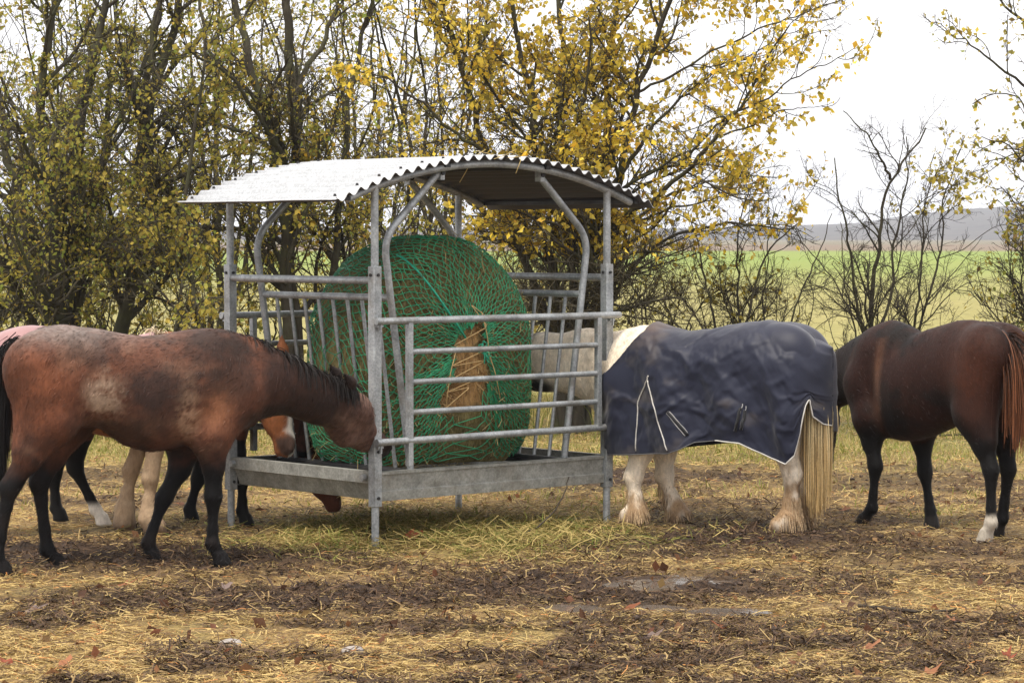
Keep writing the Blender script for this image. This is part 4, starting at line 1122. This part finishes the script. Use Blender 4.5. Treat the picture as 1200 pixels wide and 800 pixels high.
def leafmesh(mb,g,pos,size,cols,droop=.6,mi=0):
    n=len(pos)
    d=g.normal(0,1,(n,3)); d[:,2]-=droop*1.3; d/=np.linalg.norm(d,axis=1,keepdims=True)
    s=np.cross(d,g.normal(0,1,(n,3))); s/=np.linalg.norm(s,axis=1,keepdims=True)+1e-9
    nn=np.cross(d,s); L=(size*g.uniform(.45,1.5,n))[:,None]; W=L*g.uniform(.28,.42,(n,1))
    fold=g.uniform(-.05,.3,(n,1))*L
    V=np.stack([pos,pos+d*L*.45+s*W+nn*fold,pos+d*L*g.uniform(.95,1.05,(n,1))+nn*fold*.3,pos+d*L*.45-s*W+nn*fold],1).reshape(-1,3)
    b=np.arange(n)[:,None]*4
    mb.add(V,np.concatenate([b+np.array([[0,1,2]]),b+np.array([[0,2,3]])]),np.repeat(cols,4,axis=0),mi)
def barkmat():
    m,nt,b=mat('tree_bark'); v=objco(nt,(1,1,.35))
    n1=noise(nt,14,6,.7,v); n2=noise(nt,2.2,3,.6,objco(nt))
    c=ramp(nt,n1,[(.3,(.014,.012,.009)),(.55,(.045,.038,.026)),(.8,(.10,.092,.065))])
    c=mixc(nt,c,(.075,.085,.028),ramp(nt,n2,[(.45,(0,0,0)),(.68,(.75,)*3)]))
    c=mixc(nt,c,tint(nt),.35)
    nt.links.new(c,b.inputs['Base Color']); b.inputs['Roughness'].default_value=.9; b.inputs['Specular IOR Level'].default_value=.2
    bump(nt,b,n1,.8,.03); return m
M_BARK=barkmat()
M_TWIG=tinted('twig_bark',rough=.85,spec=.2,nscale=6,namp=.3,bstr=0)
M_LEAF=tinted('autumn_leaf',rough=.55,spec=.3,nscale=8,namp=.22,bstr=0,trans=.52)
def pal(g,n,stops,wts):
    w=np.array(wts,float); w/=w.sum(); k=g.choice(len(stops),n,p=w); c=np.array(stops)[k]; k2=g.choice(len(stops),n,p=w)
    return mix(c,np.array(stops)[k2],g.uniform(0,.5,n))*g.uniform(.7,1.25,(n,1))
OLIVE=[(.32,.30,.05),(.42,.34,.06),(.22,.24,.045),(.52,.39,.07),(.28,.17,.04),(.25,.31,.055)]
GOLD=[(.74,.54,.05),(.80,.62,.09),(.66,.38,.035),(.40,.32,.05),(.24,.22,.04),(.15,.09,.02)]
PALE=[(.55,.43,.06),(.42,.36,.06),(.62,.48,.09),(.28,.24,.05),(.16,.12,.03)]
def clip(P,R,zmax=6.6,near=None):
    return P,R
def tree(name,label,stems,Y,seed,leaves,lsize,palette,wts,k=(9,10,6),lf=(.42,.42,.5),group=None,cat='tree',leafz=(.8,9),rr=1.,up=.03,lean=.5,clus=.5,twigcol=(.068,.058,.036),rmin=.0026,ang=.75,parttrunk='trunk',wander=.16,crownname='crown'):
    """stems: list of (pixel polyline [(u,v,dY)...], base radius in m, tip radius)"""
    g=np.random.default_rng(seed)
    base=np.mean([at(s[0][0][0],s[0][0][1],Y+s[0][0][2]) for s in stems],0); base[2]=0
    root=empty(name,tuple(base),0,label,cat,group)
    tb=MB(); M=26; SP=[];SR=[]
    for pl,ra,rb in stems:
        P3=[at(u,v,Y+dy) for u,v,dy in pl]
        if P3[0][2]>.12 and len(pl)>1 and pl[0][1]>330: P3.insert(0,np.array([P3[0][0]-(P3[1][0]-P3[0][0])*.1,P3[0][1],-.08]))
        p=resample(np.array(P3),M); L=np.linalg.norm(p[-1]-p[0])
        wb=np.cumsum(g.normal(0,1,(M,3)),0)*.010*L**.5; wb-=np.linspace(0,1,M)[:,None]*wb[-1]; p=p+wb
        r=(ra*.78+(rb-ra*.78)*np.linspace(0,1,M)**.7)*rr; 
        if pl[0][1]>330: r[:3]*=np.array([1.45,1.2,1.06])
        SP.append(p);SR.append(r)
    SP=np.array(SP)-base;SR=np.array(SR)
    V,q=tubes(SP,SR,9); V=V+(fbm(V*9,3,2)-.5)[:,None]*0
    tb.add(V,q,np.array((.05,.042,.03)))
    P1,R1=kids(g,SP,SR,k[0],.18,1,ang,lf[0],.55,rmin*1.8,12,wander*.8,up)
    V,q=tubes(P1,R1,5); tb.add(V,q,np.array((.045,.038,.028)))
    tb.build(parttrunk,M_BARK,root)
    cb=MB()
    P2,R2=kids(g,P1,R1,k[1],.12,1,.8,lf[1],.55,rmin*1.1,9,wander,up)
    V,q=tubes(P2,R2,3); cb.add(V,q,np.array(twigcol)*g.uniform(.6,1.3,(len(P2),1)).repeat(27,0),0)
    P3,R3=kids(g,P2,R2,k[2],.1,1,.8,lf[2],.6,rmin*.75,6,wander*1.1,up)
    V,q=tubes(P3,R3,3); cb.add(V,q,np.array(twigcol)*g.uniform(.6,1.4,(len(P3),1)).repeat(18,0),0)
    if leaves:
        pts=np.concatenate([P2[:,2:].reshape(-1,3),P3[:,1:].reshape(-1,3)])
        ck=fbm(pts*1.3+seed,3,seed%50); pr=sstep(.5-clus*.35,.5+clus*.25,ck)+.02
        pts=pts[np.isfinite(pts).all(1)]
        ck=fbm(pts*1.3+seed,3,seed%50); pr=sstep(.5-clus*.35,.5+clus*.25,ck)+.02
        zz=pts[:,2]; pr=pr*(zz>leafz[0])*(zz<leafz[1]); pr/=pr.sum()
        nfam=leaves; idx=g.choice(len(pts),nfam,p=pr); pos=pts[idx]+g.normal(0,.025,(nfam,3))
        cols=pal(g,nfam,palette,wts)*(.75+.5*fbm(pos*.9+3,2,5)[:,None])
        leafmesh(cb,g,pos,np.full(nfam,lsize),cols,.6,1)
    cb.build(crownname,[M_TWIG,M_LEAF],root)
    return root
import time as _t; _t0=_t.time()
# left: the big multi-stemmed tree
tree('tree','dark many-stemmed tree with small olive leaves at the left edge, its stems forking low',[
 ([(62,405,0),(55,330,0),(35,270,.2),(12,200,.5),(-10,110,.8),(-20,0,1)],.13,.03),
 ([(66,405,0),(68,330,-.1),(58,250,-.2),(50,150,-.4),(62,60,-.5),(70,-40,-.6)],.12,.03),
 ([(74,405,0),(85,320,.2),(93,240,.3),(97,180,.3),(110,90,.4),(130,-30,.6)],.14,.035),
 ([(84,405,.1),(104,300,.3),(118,220,.5),(140,170,.6),(170,100,.9),(190,0,1.2)],.09,.02),
 ([(50,405,0),(25,340,-.4),(-10,290,-.8),(-50,230,-1.2)],.10,.025),
 ([(78,250,0),(55,210,-.5),(30,160,-.9),(5,120,-1.2)],.05,.012)],28.5,101,9500,.048,OLIVE,[4,4,3,2,1,2],k=(11,10,6),clus=.55)
tree('tree','leaning dark tree with a thick slanting trunk left of the feeder roof',[
 ([(128,405,0),(140,330,0),(158,255,.1),(163,180,.2),(168,120,.2),(195,55,.3),(215,-30,.4)],.135,.04),
 ([(162,200,.2),(172,110,.3),(178,40,.5),(182,-40,.6)],.07,.03),
 ([(155,265,.1),(185,225,-.3),(235,195,-.7),(285,170,-1)],.055,.012),
 ([(166,130,.2),(205,70,.6),(250,30,1),(300,0,1.3)],.05,.012),
 ([(150,290,.1),(120,250,.5),(100,200,.9)],.04,.01)],29.5,102,7000,.048,OLIVE,[4,5,2,3,1,1],k=(11,10,6))
tree('tree','twin-trunked tall tree rising behind the left half of the feeder roof',[
 ([(338,420,0),(334,330,0),(331,250,0),(322,170,0),(300,80,0),(275,0,.1),(268,-40,.2)],.105,.035),
 ([(350,420,.2),(352,330,.2),(350,230,.2),(345,120,.2),(338,40,.2),(335,-40,.2)],.10,.045),
 ([(372,420,.3),(388,330,.3),(395,240,.4),(400,170,.5),(415,80,.6),(440,-20,.8)],.08,.02),
 ([(330,190,0),(300,130,-.4),(255,80,-.8),(215,50,-1.1)],.045,.012),
 ([(347,110,.2),(372,60,.5),(395,10,.7),(410,-40,.9)],.05,.015)],29.0,103,7000,.048,OLIVE+[(.55,.33,.03)],[4,4,2,4,1,2,2],k=(11,10,6))
tree('tree','slim crooked dark sapling between the leaning tree and the feeder',[
 ([(205,410,0),(210,340,0),(222,300,.2),(240,255,.3),(262,215,.5),(300,180,.8)],.035,.008),
 ([(236,410,0),(232,330,.2),(226,250,.4),(232,160,.5),(238,60,.6),(230,-30,.7)],.045,.012),
 ([(212,340,0),(190,290,-.3),(178,240,-.5)],.02,.006)],27.5,104,2500,.055,OLIVE,[3,5,2,4,1,1],k=(10,9,5))
# centre: the golden one
tree('tree','golden-leaved tree with many fanning stems behind the feeder roof',[
 ([(655,430,0),(640,350,0),(612,280,0),(585,190,-.1),(550,90,-.2),(520,0,-.3),(510,-40,-.4)],.10,.025),
 ([(660,430,0),(655,350,0),(640,260,0),(625,160,0),(606,60,0),(595,-40,0)],.10,.03),
 ([(668,430,0),(668,340,0),(664,240,.1),(655,150,.2),(652,60,.3),(650,-40,.4)],.11,.03),
 ([(674,430,0),(684,340,0),(694,250,0),(700,170,0),(703,100,.1),(715,30,.2),(735,-40,.3)],.10,.03),
 ([(682,430,0),(702,350,-.1),(718,270,-.2),(727,190,-.3),(738,110,-.4),(770,40,-.5),(800,-30,-.6)],.105,.03),
 ([(690,425,0),(722,350,.2),(755,300,.2),(800,275,.2),(860,262,.3),(930,268,.4)],.065,.010),
 ([(714,290,-.2),(745,235,-.5),(790,195,-.8),(840,160,-1.1),(880,100,-1.3),(925,30,-1.4)],.07,.010),
 ([(722,215,-.3),(762,150,0),(800,118,.3),(850,85,.5),(905,50,.7)],.045,.008),
 ([(735,270,-.3),(775,235,.2),(830,215,.6),(880,210,.9),(925,205,1.1)],.04,.006),
 ([(735,260,0),(790,240,-.4),(850,232,-.8),(905,226,-1)],.03,.006),
 ([(622,300,0),(585,270,.4),(545,235,.8),(500,200,1.0),(455,170,1.2)],.055,.010),
 ([(600,235,-.1),(555,180,-.5),(505,130,-.8),(455,95,-1),(415,80,-1.2)],.05,.008),
 ([(790,195,-.8),(850,140,-1.0),(930,95,-1.2),(1010,55,-1.3)],.03,.005),
 ([(738,112,-.4),(830,60,-.7),(920,20,-.9),(1010,-10,-1)],.03,.005),
 ([(850,160,-1.1),(910,130,-1.3),(975,120,-1.4)],.02,.004),
 ([(640,260,0),(660,190,-.5),(685,110,-.9),(690,20,-1.1)],.05,.012)],26.5,105,19000,.058,GOLD+[(.62,.45,.08)],[5,5,2,3,2,1,3],k=(12,11,6),lf=(.40,.42,.5),clus=.75,leafz=(1.75,9),rr=.72)
# right: bare shrubs
BARE=(.040,.032,.026)
tree('shrub','bare tall shrub with forked grey stems between the rugged horse and dark bay',[
 ([(1018,440,0),(1016,395,0),(1022,340,0),(1030,280,0),(1036,230,0),(1046,205,0),(1066,180,.1),(1085,150,.2)],.055,.008),
 ([(1017,420,0),(1000,350,-.1),(990,290,-.2),(983,230,-.3),(978,185,-.3)],.035,.006),
 ([(1020,400,0),(1035,340,.2),(1055,270,.3),(1068,205,.4),(1062,160,.4)],.035,.006),
 ([(1042,210,0),(1022,180,-.2),(1003,150,-.3),(988,130,-.4)],.022,.005),
 ([(1012,400,0),(985,345,.2),(960,300,.4),(930,265,.5)],.022,.004),
 ([(1005,440,0),(1000,390,.2),(990,330,.3),(985,260,.4)],.022,.004)],27.5,106,0,.05,PALE,[1]*5,rmin=.002,k=(11,10,5),lf=(.38,.42,.5),twigcol=BARE,cat='shrub')
tree('shrub','bare shrub with two upright stems just left of the dark bay',[
 ([(1062,440,0),(1070,370,0),(1074,300,0),(1082,240,.1),(1095,180,.2)],.03,.005),
 ([(1064,430,0),(1085,340,.1),(1103,290,.2),(1108,230,.3),(1125,175,.4)],.03,.005),
 ([(1068,400,0),(1050,340,.3),(1035,300,.5)],.015,.004)],28.2,107,420,.055,PALE,[3,4,3,2,1],rmin=.002,k=(11,9,5),lf=(.38,.42,.5),twigcol=BARE,cat='shrub',leafz=(2.2,9),clus=.9)
tree('shrub','low bare bush of arching dark stems behind the back of the rugged horse',[
 ([(835,430,0),(830,380,0),(818,330,0),(812,290,.1),(808,255,.2)],.03,.006),
 ([(872,430,0),(876,370,0),(884,325,.1),(900,290,.2),(935,262,.3)],.04,.006),
 ([(874,430,0),(868,360,.2),(862,300,.2),(868,250,.3),(880,215,.4)],.03,.005),
 ([(840,430,0),(810,370,.3),(780,335,.5),(745,320,.6)],.022,.004),
 ([(915,430,0),(925,370,0),(940,330,.1),(960,290,.2),(975,250,.3)],.026,.004),
 ([(850,430,.2),(860,380,.2),(880,340,.4),(915,315,.6)],.02,.004),
 ([(895,430,.3),(893,360,.3),(898,300,.4),(910,240,.5)],.022,.004)],26.8,108,260,.05,PALE,[2,2,2,3,2],rmin=.002,k=(11,10,6),lf=(.42,.42,.5),twigcol=BARE,cat='shrub',leafz=(.6,2.2))
tree('shrub','tangled bare bush beneath the golden tree, right of the feeder',[
 ([(765,430,0),(760,380,0),(742,340,.1),(730,310,.2)],.022,.005),
 ([(785,430,0),(790,370,.1),(775,330,.2),(765,295,.3)],.022,.004),
 ([(795,430,.2),(805,380,.2),(830,350,.3),(850,335,.4)],.022,.004),
 ([(745,430,.3),(735,390,.3),(738,350,.3)],.018,.004)],27.2,109,500,.05,PALE,[2,3,2,3,2],k=(10,9,5),lf=(.5,.45,.5),twigcol=BARE,cat='shrub',leafz=(.3,1.9))
tree('shrub','dense dark twiggy bush at the right edge beyond the dark bay',[
 ([(1215,440,0),(1205,380,0),(1190,330,.1),(1165,310,.2)],.04,.006),
 ([(1225,440,0),(1215,360,.1),(1200,300,.2),(1180,285,.2)],.04,.006),
 ([(1200,440,0),(1180,390,.2),(1160,360,.3),(1140,345,.4)],.025,.005),
 ([(1230,430,.2),(1235,330,.2),(1215,260,.3),(1190,240,.4)],.035,.006)],26.0,110,500,.05,OLIVE,[2,3,2,3,2,2],k=(11,10,5),lf=(.5,.45,.5),twigcol=BARE,cat='shrub')
tree('tree','sparse-leaved tree at the right edge with branches reaching in from outside',[
 ([(1290,450,0),(1280,300,0),(1265,180,0),(1240,60,0),(1215,-30,.1)],.12,.03),
 ([(1268,200,0),(1225,130,-.3),(1195,105,-.4),(1165,78,-.5),(1135,52,-.6),(1105,35,-.6)],.035,.005),
 ([(1272,230,0),(1230,160,.3),(1200,115,.5),(1165,108,.6),(1140,122,.7)],.025,.004),
 ([(1278,280,0),(1240,235,-.2),(1205,205,-.4),(1180,170,-.5),(1150,160,-.6)],.03,.004),
 ([(1275,260,0),(1230,190,.6),(1195,180,.8),(1150,195,.9)],.025,.004),
 ([(1250,100,0),(1215,40,-.4),(1180,5,-.6),(1150,-30,-.8)],.035,.006),
 ([(1278,330,0),(1230,290,.2),(1200,250,.2),(1172,218,.2)],.03,.004)],24.5,111,1700,.05,OLIVE+PALE[:3],[2,4,1,4,1,1,2,2,2],k=(8,8,4),lf=(.36,.4,.5),clus=.9,leafz=(1.6,9),twigcol=(.06,.05,.035))
# second rank behind, thinner and paler
GRP='thin trees in the second rank behind the paddock'
sec=[(-15,34,'second-rank thin tree at the far left, yellow-green leaves',121,1.0),(110,35.5,'second-rank thin tree seen between the two thick left trees',122,1.0),(255,34.5,'second-rank thin tree above the left end of the feeder roof',123,1.1),
     (430,36,'second-rank thin tree behind the left part of the bale',124,1.0),(520,34,'second-rank thin tree directly above the bale, yellow leaves',125,.9)]
for (u,Y_,lab,sd,sc) in sec:
    g=np.random.default_rng(sd); S=[]
    for k in range(7):
        du=g.normal(0,10); spr=g.normal(0,55)
        S.append(([(u+du,400,0),(u+du+spr*.25,320,g.normal(0,.2)),(u+du+spr*.6,220,g.normal(0,.5)),(u+du+spr*.9,110,g.normal(0,.8)),(u+du+spr*1.3,-20,g.normal(0,1.1))],g.uniform(.03,.07),.010))
    tree('tree',lab,S,Y_,sd+500,3600,.052,OLIVE+PALE[:2],[4,6,3,5,2,2,2,2],k=(8,8,4),group=GRP,clus=.45,twigcol=(.075,.062,.040),leafz=(.7,9))
# scrub filling the foot of the wood on the left
for (u,Y_,lab,sd,nl) in [(20,30.8,'yellow-green scrub bush behind the rump of the front bay',131,3000),(130,31.5,'scrub bush at the foot of the leaning tree',132,2600),(250,30.6,'scrub bush left of the feeder post, yellowing leaves',133,3000),(420,31,'scrub bush seen through the feeder rails',134,2600),(560,31.4,'scrub bush below the golden tree behind the bale',135,2200),(700,31.6,'leafy scrub bush behind the right feeder rack',136,1500)]:
    g=np.random.default_rng(sd); S=[]
    for k in range(8):
        du=g.normal(0,28); spr=g.normal(0,60)
        S.append(([(u+du,415,g.normal(0,.3)),(u+du+spr*.4,365,g.normal(0,.4)),(u+du+spr,g.uniform(230,330),g.normal(0,.6))],g.uniform(.012,.026),.005))
    tree('shrub',lab,S,Y_,sd+700,int(nl*.62),.048,OLIVE+PALE[:2],[3,6,3,5,2,3,4,4],k=(8,7,4),lf=(.5,.45,.5),group='scrub bushes at the foot of the wood',clus=.4,cat='shrub',twigcol=(.07,.058,.036),leafz=(.1,4))
# ------------------------------------------------------------------ straw, grass and leaves on the ground
def inview(n,y0,y1,g,pw=1.):
    Y=1/np.sqrt(g.uniform(1/y1**2,1/y0**2,n)) if pw==1 else g.uniform(y0,y1,n)
    X=g.uniform(-1,1,n)*(Y*.205+.5); return X,Y
g=np.random.default_rng(77)
mb=MB()
x,y=inview(260000,11.2,29,g); m=mudmask(x,y); cl_=fbm2(x*3,y*3,3,91)
keep=g.random(len(x))<np.clip((1-.93*m)*(.16+1.4*sstep(.36,.62,cl_)),0,1)*(1-.9*wetness(x,y)); x,y,m=x[keep],y[keep],m[keep]; n=len(x)
z=gheight(x,y)
L=g.uniform(.025,.11,n)*(1-.3*m); wd=g.uniform(.002,.005,n)*(1+(y-12)*.03)
cs=mix((.32,.21,.075),(.60,.45,.18),g.random(n)); dk=g.random(n)<.33; cs[dk]=mix((.10,.06,.03),(.22,.14,.07),g.random(dk.sum()))
cs=mix(cs,(.09,.06,.045),m*.6*g.random(n)); pk=g.random(n)<.05; cs[pk]*=np.array((1.2,.75,.6))
straws(mb,x,y,z+g.uniform(.002,.018,n),g.uniform(0,2*PI,n),L,wd,g.normal(.0,.14,n),cs,.12)
mb.build('dry_grass',M_STRAW,kind='stuff')
# dark trodden-in fibres over the mud
mb=MB(); x,y=inview(170000,11.2,27,g); m=mudmask(x,y); keep=g.random(len(x))<sstep(.25,.8,m)*.85*(1-.85*wetness(x,y)); x,y=x[keep],y[keep]; n=len(x)
cs=mix((.028,.016,.010),(.15,.09,.048),g.random(n)**1.6); pk=g.random(n)<.10; cs[pk]=mix((.25,.16,.07),(.42,.30,.13),g.random(pk.sum()))
straws(mb,x,y,gheight(x,y)+g.uniform(.0,.016,n),g.uniform(0,2*PI,n),g.uniform(.02,.10,n),g.uniform(.003,.008,n),g.normal(.04,.3,n),cs,.16)
mb.build('trodden_straw',M_STRAW,kind='stuff')
# crumbs and clods of trodden mud
mb=MB(); x,y=inview(60000,11.2,26,g); m=mudmask(x,y); keep=g.random(len(x))<sstep(.35,.9,m)*.40*(1-.9*wetness(x,y)); x,y=x[keep],y[keep]; n=len(x)
r=g.lognormal(-5.0,.55,n).clip(.003,.026); oc=np.array([[1,0,0],[-1,0,0],[0,1,0],[0,-1,0],[0,0,.8],[0,0,-.8],[.65,.65,.3],[-.65,.65,.3],[-.65,-.65,.3],[.65,-.65,.3]])
V=np.stack([x,y,gheight(x,y)+r*.25],-1)[:,None]+oc[None]*r[:,None,None]*g.uniform(.6,1.35,(n,10,3))
of=np.array([[4,0,6],[4,6,2],[4,2,7],[4,7,1],[4,1,8],[4,8,3],[4,3,9],[4,9,0],[5,6,0],[5,2,6],[5,7,2],[5,1,7],[5,8,1],[5,3,8],[5,9,3],[5,0,9]])
cm=mix((.024,.014,.009),(.10,.062,.040),g.random(n)); b0=np.arange(n)[:,None,None]*10
mb.add(V.reshape(-1,3),(b0+of[None]).reshape(-1,3),np.repeat(cm,10,axis=0))
mb.build('mud_clods',tinted('wet_mud_clod',rough=.6,spec=.3,nscale=60,namp=.4,bstr=.4,bdist=.01),kind='stuff',smooth=True)
# short green and yellow blades
def blades(mb,x,y,z,h,wd,cols,g,lean=.5):
    n=len(x); a=g.uniform(0,2*PI,n); l=g.normal(lean,.25,n)*h; dx=np.cos(a);dy=np.sin(a); b=g.uniform(0,2*PI,n)
    P=np.zeros((n,3,3))
    for k,(t,q) in enumerate(((0,0),(.55,.35),(1,1))):
        P[:,k,0]=x+dx*l*q; P[:,k,1]=y+dy*l*q; P[:,k,2]=z+h*t*(1-.35*q*np.abs(l/h))
    S=np.stack([np.cos(b),np.sin(b),0*b],-1)*wd[:,None]*.5
    V=np.stack([P[:,0]-S,P[:,0]+S,P[:,1]-S*.8,P[:,1]+S*.8,P[:,2]],1).reshape(-1,3); i=np.arange(n)[:,None]*5
    mb.add(V,[i+np.array([[0,1,3,2]]),i+np.array([[2,3,4]])],np.repeat(cols,5,axis=0))
M_GRASS=tinted('grass_blade',rough=.6,spec=.3,nscale=10,namp=.2,bstr=0,trans=.3)
mb=MB(); n=110000; Y_=g.uniform(18,33,n); X_=g.uniform(-1,1,n)*(Y_*.205+.6)
m=mudmask(X_,Y_); d=fbm2(X_*1.1,Y_*1.4,4,95); keep=(m<.45)&(g.random(n)<sstep(.35,.6,d)*np.interp(Y_,[18,21,25,33],[.12,.45,1,1])); X_,Y_=X_[keep],Y_[keep]; n=len(X_)
cols=mix(mix((.16,.19,.03),(.28,.27,.06),g.random(n)),(.46,.36,.15),(g.random(n)<.45)*.9)
blades(mb,X_,Y_,gheight(X_,Y_)-.005,g.uniform(.03,.11,n),g.uniform(.004,.009,n)*1.2,cols,g,.7)
mb.build('paddock_grass',M_GRASS,kind='stuff')
# hay dropped round the feeder
mb=MB(); n=17000; c=gnd(525,628); X_=c[0]+g.normal(0,.72,n); Y_=c[1]+g.normal(.1,.62,n)
d=fbm2(X_*2.4,Y_*2.4,3,97); keep=g.random(n)<sstep(.32,.6,d); X_,Y_=X_[keep],Y_[keep]; n=len(X_)
cols=mix((.20,.155,.05),(.46,.35,.13),g.random(n)); gk=g.random(n)<.30; cols[gk]=mix((.09,.115,.02),(.20,.20,.045),g.random(gk.sum()))
hh=.07*np.exp(-(((X_-c[0])/.8)**2+((Y_-c[1])/.6)**2))
straws(mb,X_,Y_,gheight(X_,Y_)+hh*g.random(n)+.005,g.uniform(0,2*PI,n),g.uniform(.05,.2,n),g.uniform(.003,.006,n),g.normal(.05,.3,n),cols,.18)
hayo=mb.build('dropped_hay',M_STRAW,kind='stuff')
# rank growth along the foot of the bushes
mb=MB(); n=16000; Y_=g.uniform(25.5,30,n); X_=g.uniform(-1,1,n)*(Y_*.205+.6); d=fbm2(X_*1.5,Y_*1.0,3,99); keep=g.random(n)<sstep(.4,.65,d); X_,Y_=X_[keep],Y_[keep]; n=len(X_)
cols=mix(mix((.10,.13,.02),(.20,.21,.04),g.random(n)),(.42,.33,.13),(g.random(n)<.5)*.9)
blades(mb,X_,Y_,0*X_-.02,g.uniform(.12,.5,n),g.uniform(.006,.012,n),cols,g,.45); mb.build('rough_grass',M_GRASS,kind='stuff')
# leaf litter too small to count
mb=MB(); n=650; x,y=inview(n,11.3,27,g); p=np.stack([x,y,gheight(x,y)+.015],-1)
leafmesh(mb,g,p,np.full(n,.055),pal(g,n,[(.16,.07,.03),(.26,.13,.06),(.10,.05,.03),(.34,.22,.09),(.22,.09,.05)],[2,2,2,1,1]),.0); mb.build('leaf_litter',M_LEAF,kind='stuff')
# the larger fallen leaves, each its own
def big_leaf(u,v,size,rot,colr,label,curl=.3,stand=0):
    c=gnd(u,v); g=np.random.default_rng(int(u*7+v)); n=13; a=np.linspace(-PI,PI,n,endpoint=False)
    r=size*(.55+.16*np.cos(a*5)+.10*g.normal(0,1,n))*(1+.25*np.cos(a))
    V=[(0,0,0)]+[(r[k]*math.cos(a[k])*1.1,r[k]*math.sin(a[k])*.62,curl*r[k]**2/size*(.5+g.random())) for k in range(n)]
    V=np.array(V); mb=MB(); f=np.stack([np.zeros(n,int),1+np.arange(n),1+(np.arange(n)+1)%n],-1)
    cc_=np.array(colr)*g.uniform(.75,1.2,(n+1,1)); mb.add(V,f,cc_)
    st_=np.array([(-r[0]*.9,0,.01),(-size*1.2,.01*size,.02),(-size*1.7,.12*size,.012)]); mb.tube(st_,.0018,4,col=np.array(colr)*.6)
    o=mb.build('fallen_leaf',M_LEAF); zz=gheight(np.array([c[0]]),np.array([c[1]]))[0]
    o.location=(c[0],c[1],zz+.018+stand*size*.5); o.rotation_euler=(R_(12)+stand*R_(65),R_(-14),rot)
    tag(o,label,'leaf','large fallen leaves on the paddock')
BR=(.33,.12,.055);OR_=(.45,.20,.10);GY=(.30,.22,.19);RD=(.36,.10,.05)
for a in [(483,636,.085,.4,RD,'reddish leaf standing on edge in the hay before the front post',.3,1),(36,719,.11,.2,GY,'long pale pinkish leaf under the hind feet of the front bay',.2,0),
 (5,777,.085,2.1,RD,'dark red leaf in the lower left corner'),(75,784,.075,1.2,OR_,'pale orange leaf near the lower left corner'),(262,706,.075,.9,GY,'grey-brown leaf in the mud left of the feeder'),
 (146,691,.085,.1,OR_,'orange-brown leaf below the front bay\'s belly'),(737,716,.08,.4,BR,'red-brown leaf at the edge of the mud near the puddles'),(845,745,.085,2.4,BR,'curled red-brown leaf in front of the puddles'),
 (762,754,.09,.3,GY,'pale grey leaf lying flat in the straw'),(1016,764,.075,.2,OR_,'peach leaf lying in straw toward the lower right'),(1088,789,.09,.7,OR_,'pinkish leaf at the bottom edge on the right'),
 (1181,779,.075,1.4,RD,'bright red leaf near the right lower corner'),(1116,735,.06,2.2,OR_,'small orange leaf beside a clod on the right'),(990,601,.07,.3,OR_,'leaf in the grass between the rugged horse and dark bay'),(1160,566,.08,.3,BR,'leaf in the grass behind the dark bay\'s legs')]: big_leaf(*a)
# stones and sticks
M_STONE=tinted('field_stone',rough=.9,spec=.2,nscale=12,namp=.35,bstr=.5,bdist=.01)
def stone(u,v,r,label):
    c=gnd(u,v); n,m=14,9; a=np.linspace(0,PI,m)[:,None]; t=np.arange(n)[None,:]*2*PI/n
    V=np.stack([np.sin(a)*np.cos(t)*1.3,np.sin(a)*np.sin(t),np.cos(a)*.62+0*t],-1).reshape(-1,3)*r; V=V*(1+.5*(fbm(V/r*1.3+u,3,3)-.5))[:,None]
    i=np.arange(m-1)[:,None]*n; j=np.arange(n)[None,:]; mb=MB(); mb.add(V,np.stack([i+j,i+n+j,i+n+(j+1)%n,i+(j+1)%n],-1).reshape(-1,4),np.array((.30,.27,.25)))
    o=mb.build('stone',M_STONE); o.location=(c[0],c[1],gheight(np.array([c[0]]),np.array([c[1]]))[0]+r*.2); tag(o,label,'stone')
stone(270,757,.045,'pale rounded stone half sunk in straw, bottom left'); stone(413,769,.04,'small grey stone in the straw at the bottom')
def stick(pts,r,label,y0=0):
    mb=MB(); P=[]
    for u,v,h in pts: c=gnd(u,v); P.append((c[0],c[1],gheight(np.array([c[0]]),np.array([c[1]]))[0]+h))
    mb.tube(resample(np.array(P),14)+np.random.default_rng(3).normal(0,.004,(14,3)),np.linspace(r,r*.5,14),6,col=np.array((.05,.04,.03)))
    o=mb.build('stick',M_TWIG); tag(o,label,'stick')
stick([(1003,718,.03),(1040,719,.02),(1085,722,.02),(1122,719,.03)],.011,'dark stick lying on the straw on the right')
stick([(605,632,.0),(640,628,.10),(660,624,.22),(668,620,.34)],.007,'thin upright dry stem in the hay under the feeder')
stick([(1100,512,.03),(1126,515,.05),(1150,519,.03)],.012,'pale stick in the grass between the legs of the dark bay')
# hay wisps caught on the roof edge
for k,(u,lab) in enumerate([(556,'single hay wisp dangling from the roof edge, left of its peak'),(588,'bent hay wisp on the roof edge right at the peak'),(612,'hay wisp hanging below the roof edge, right of the peak')]):
    mb=MB(); P0=at(u,186,17.35); gg=np.random.default_rng(k+60)
    for q_ in range(3):
        e=P0+np.array([gg.normal(0,.09),-.05,gg.uniform(-.16,.06)]); mb.tube(bend([P0+np.array([-.05,.06,.012]),P0+np.array([0,-.01,.012]),e],.04,5),.0025,4,col=np.array((.55,.42,.18)))
    o=mb.build('hay_wisp',M_STRAW); tag(o,lab,'hay wisp')
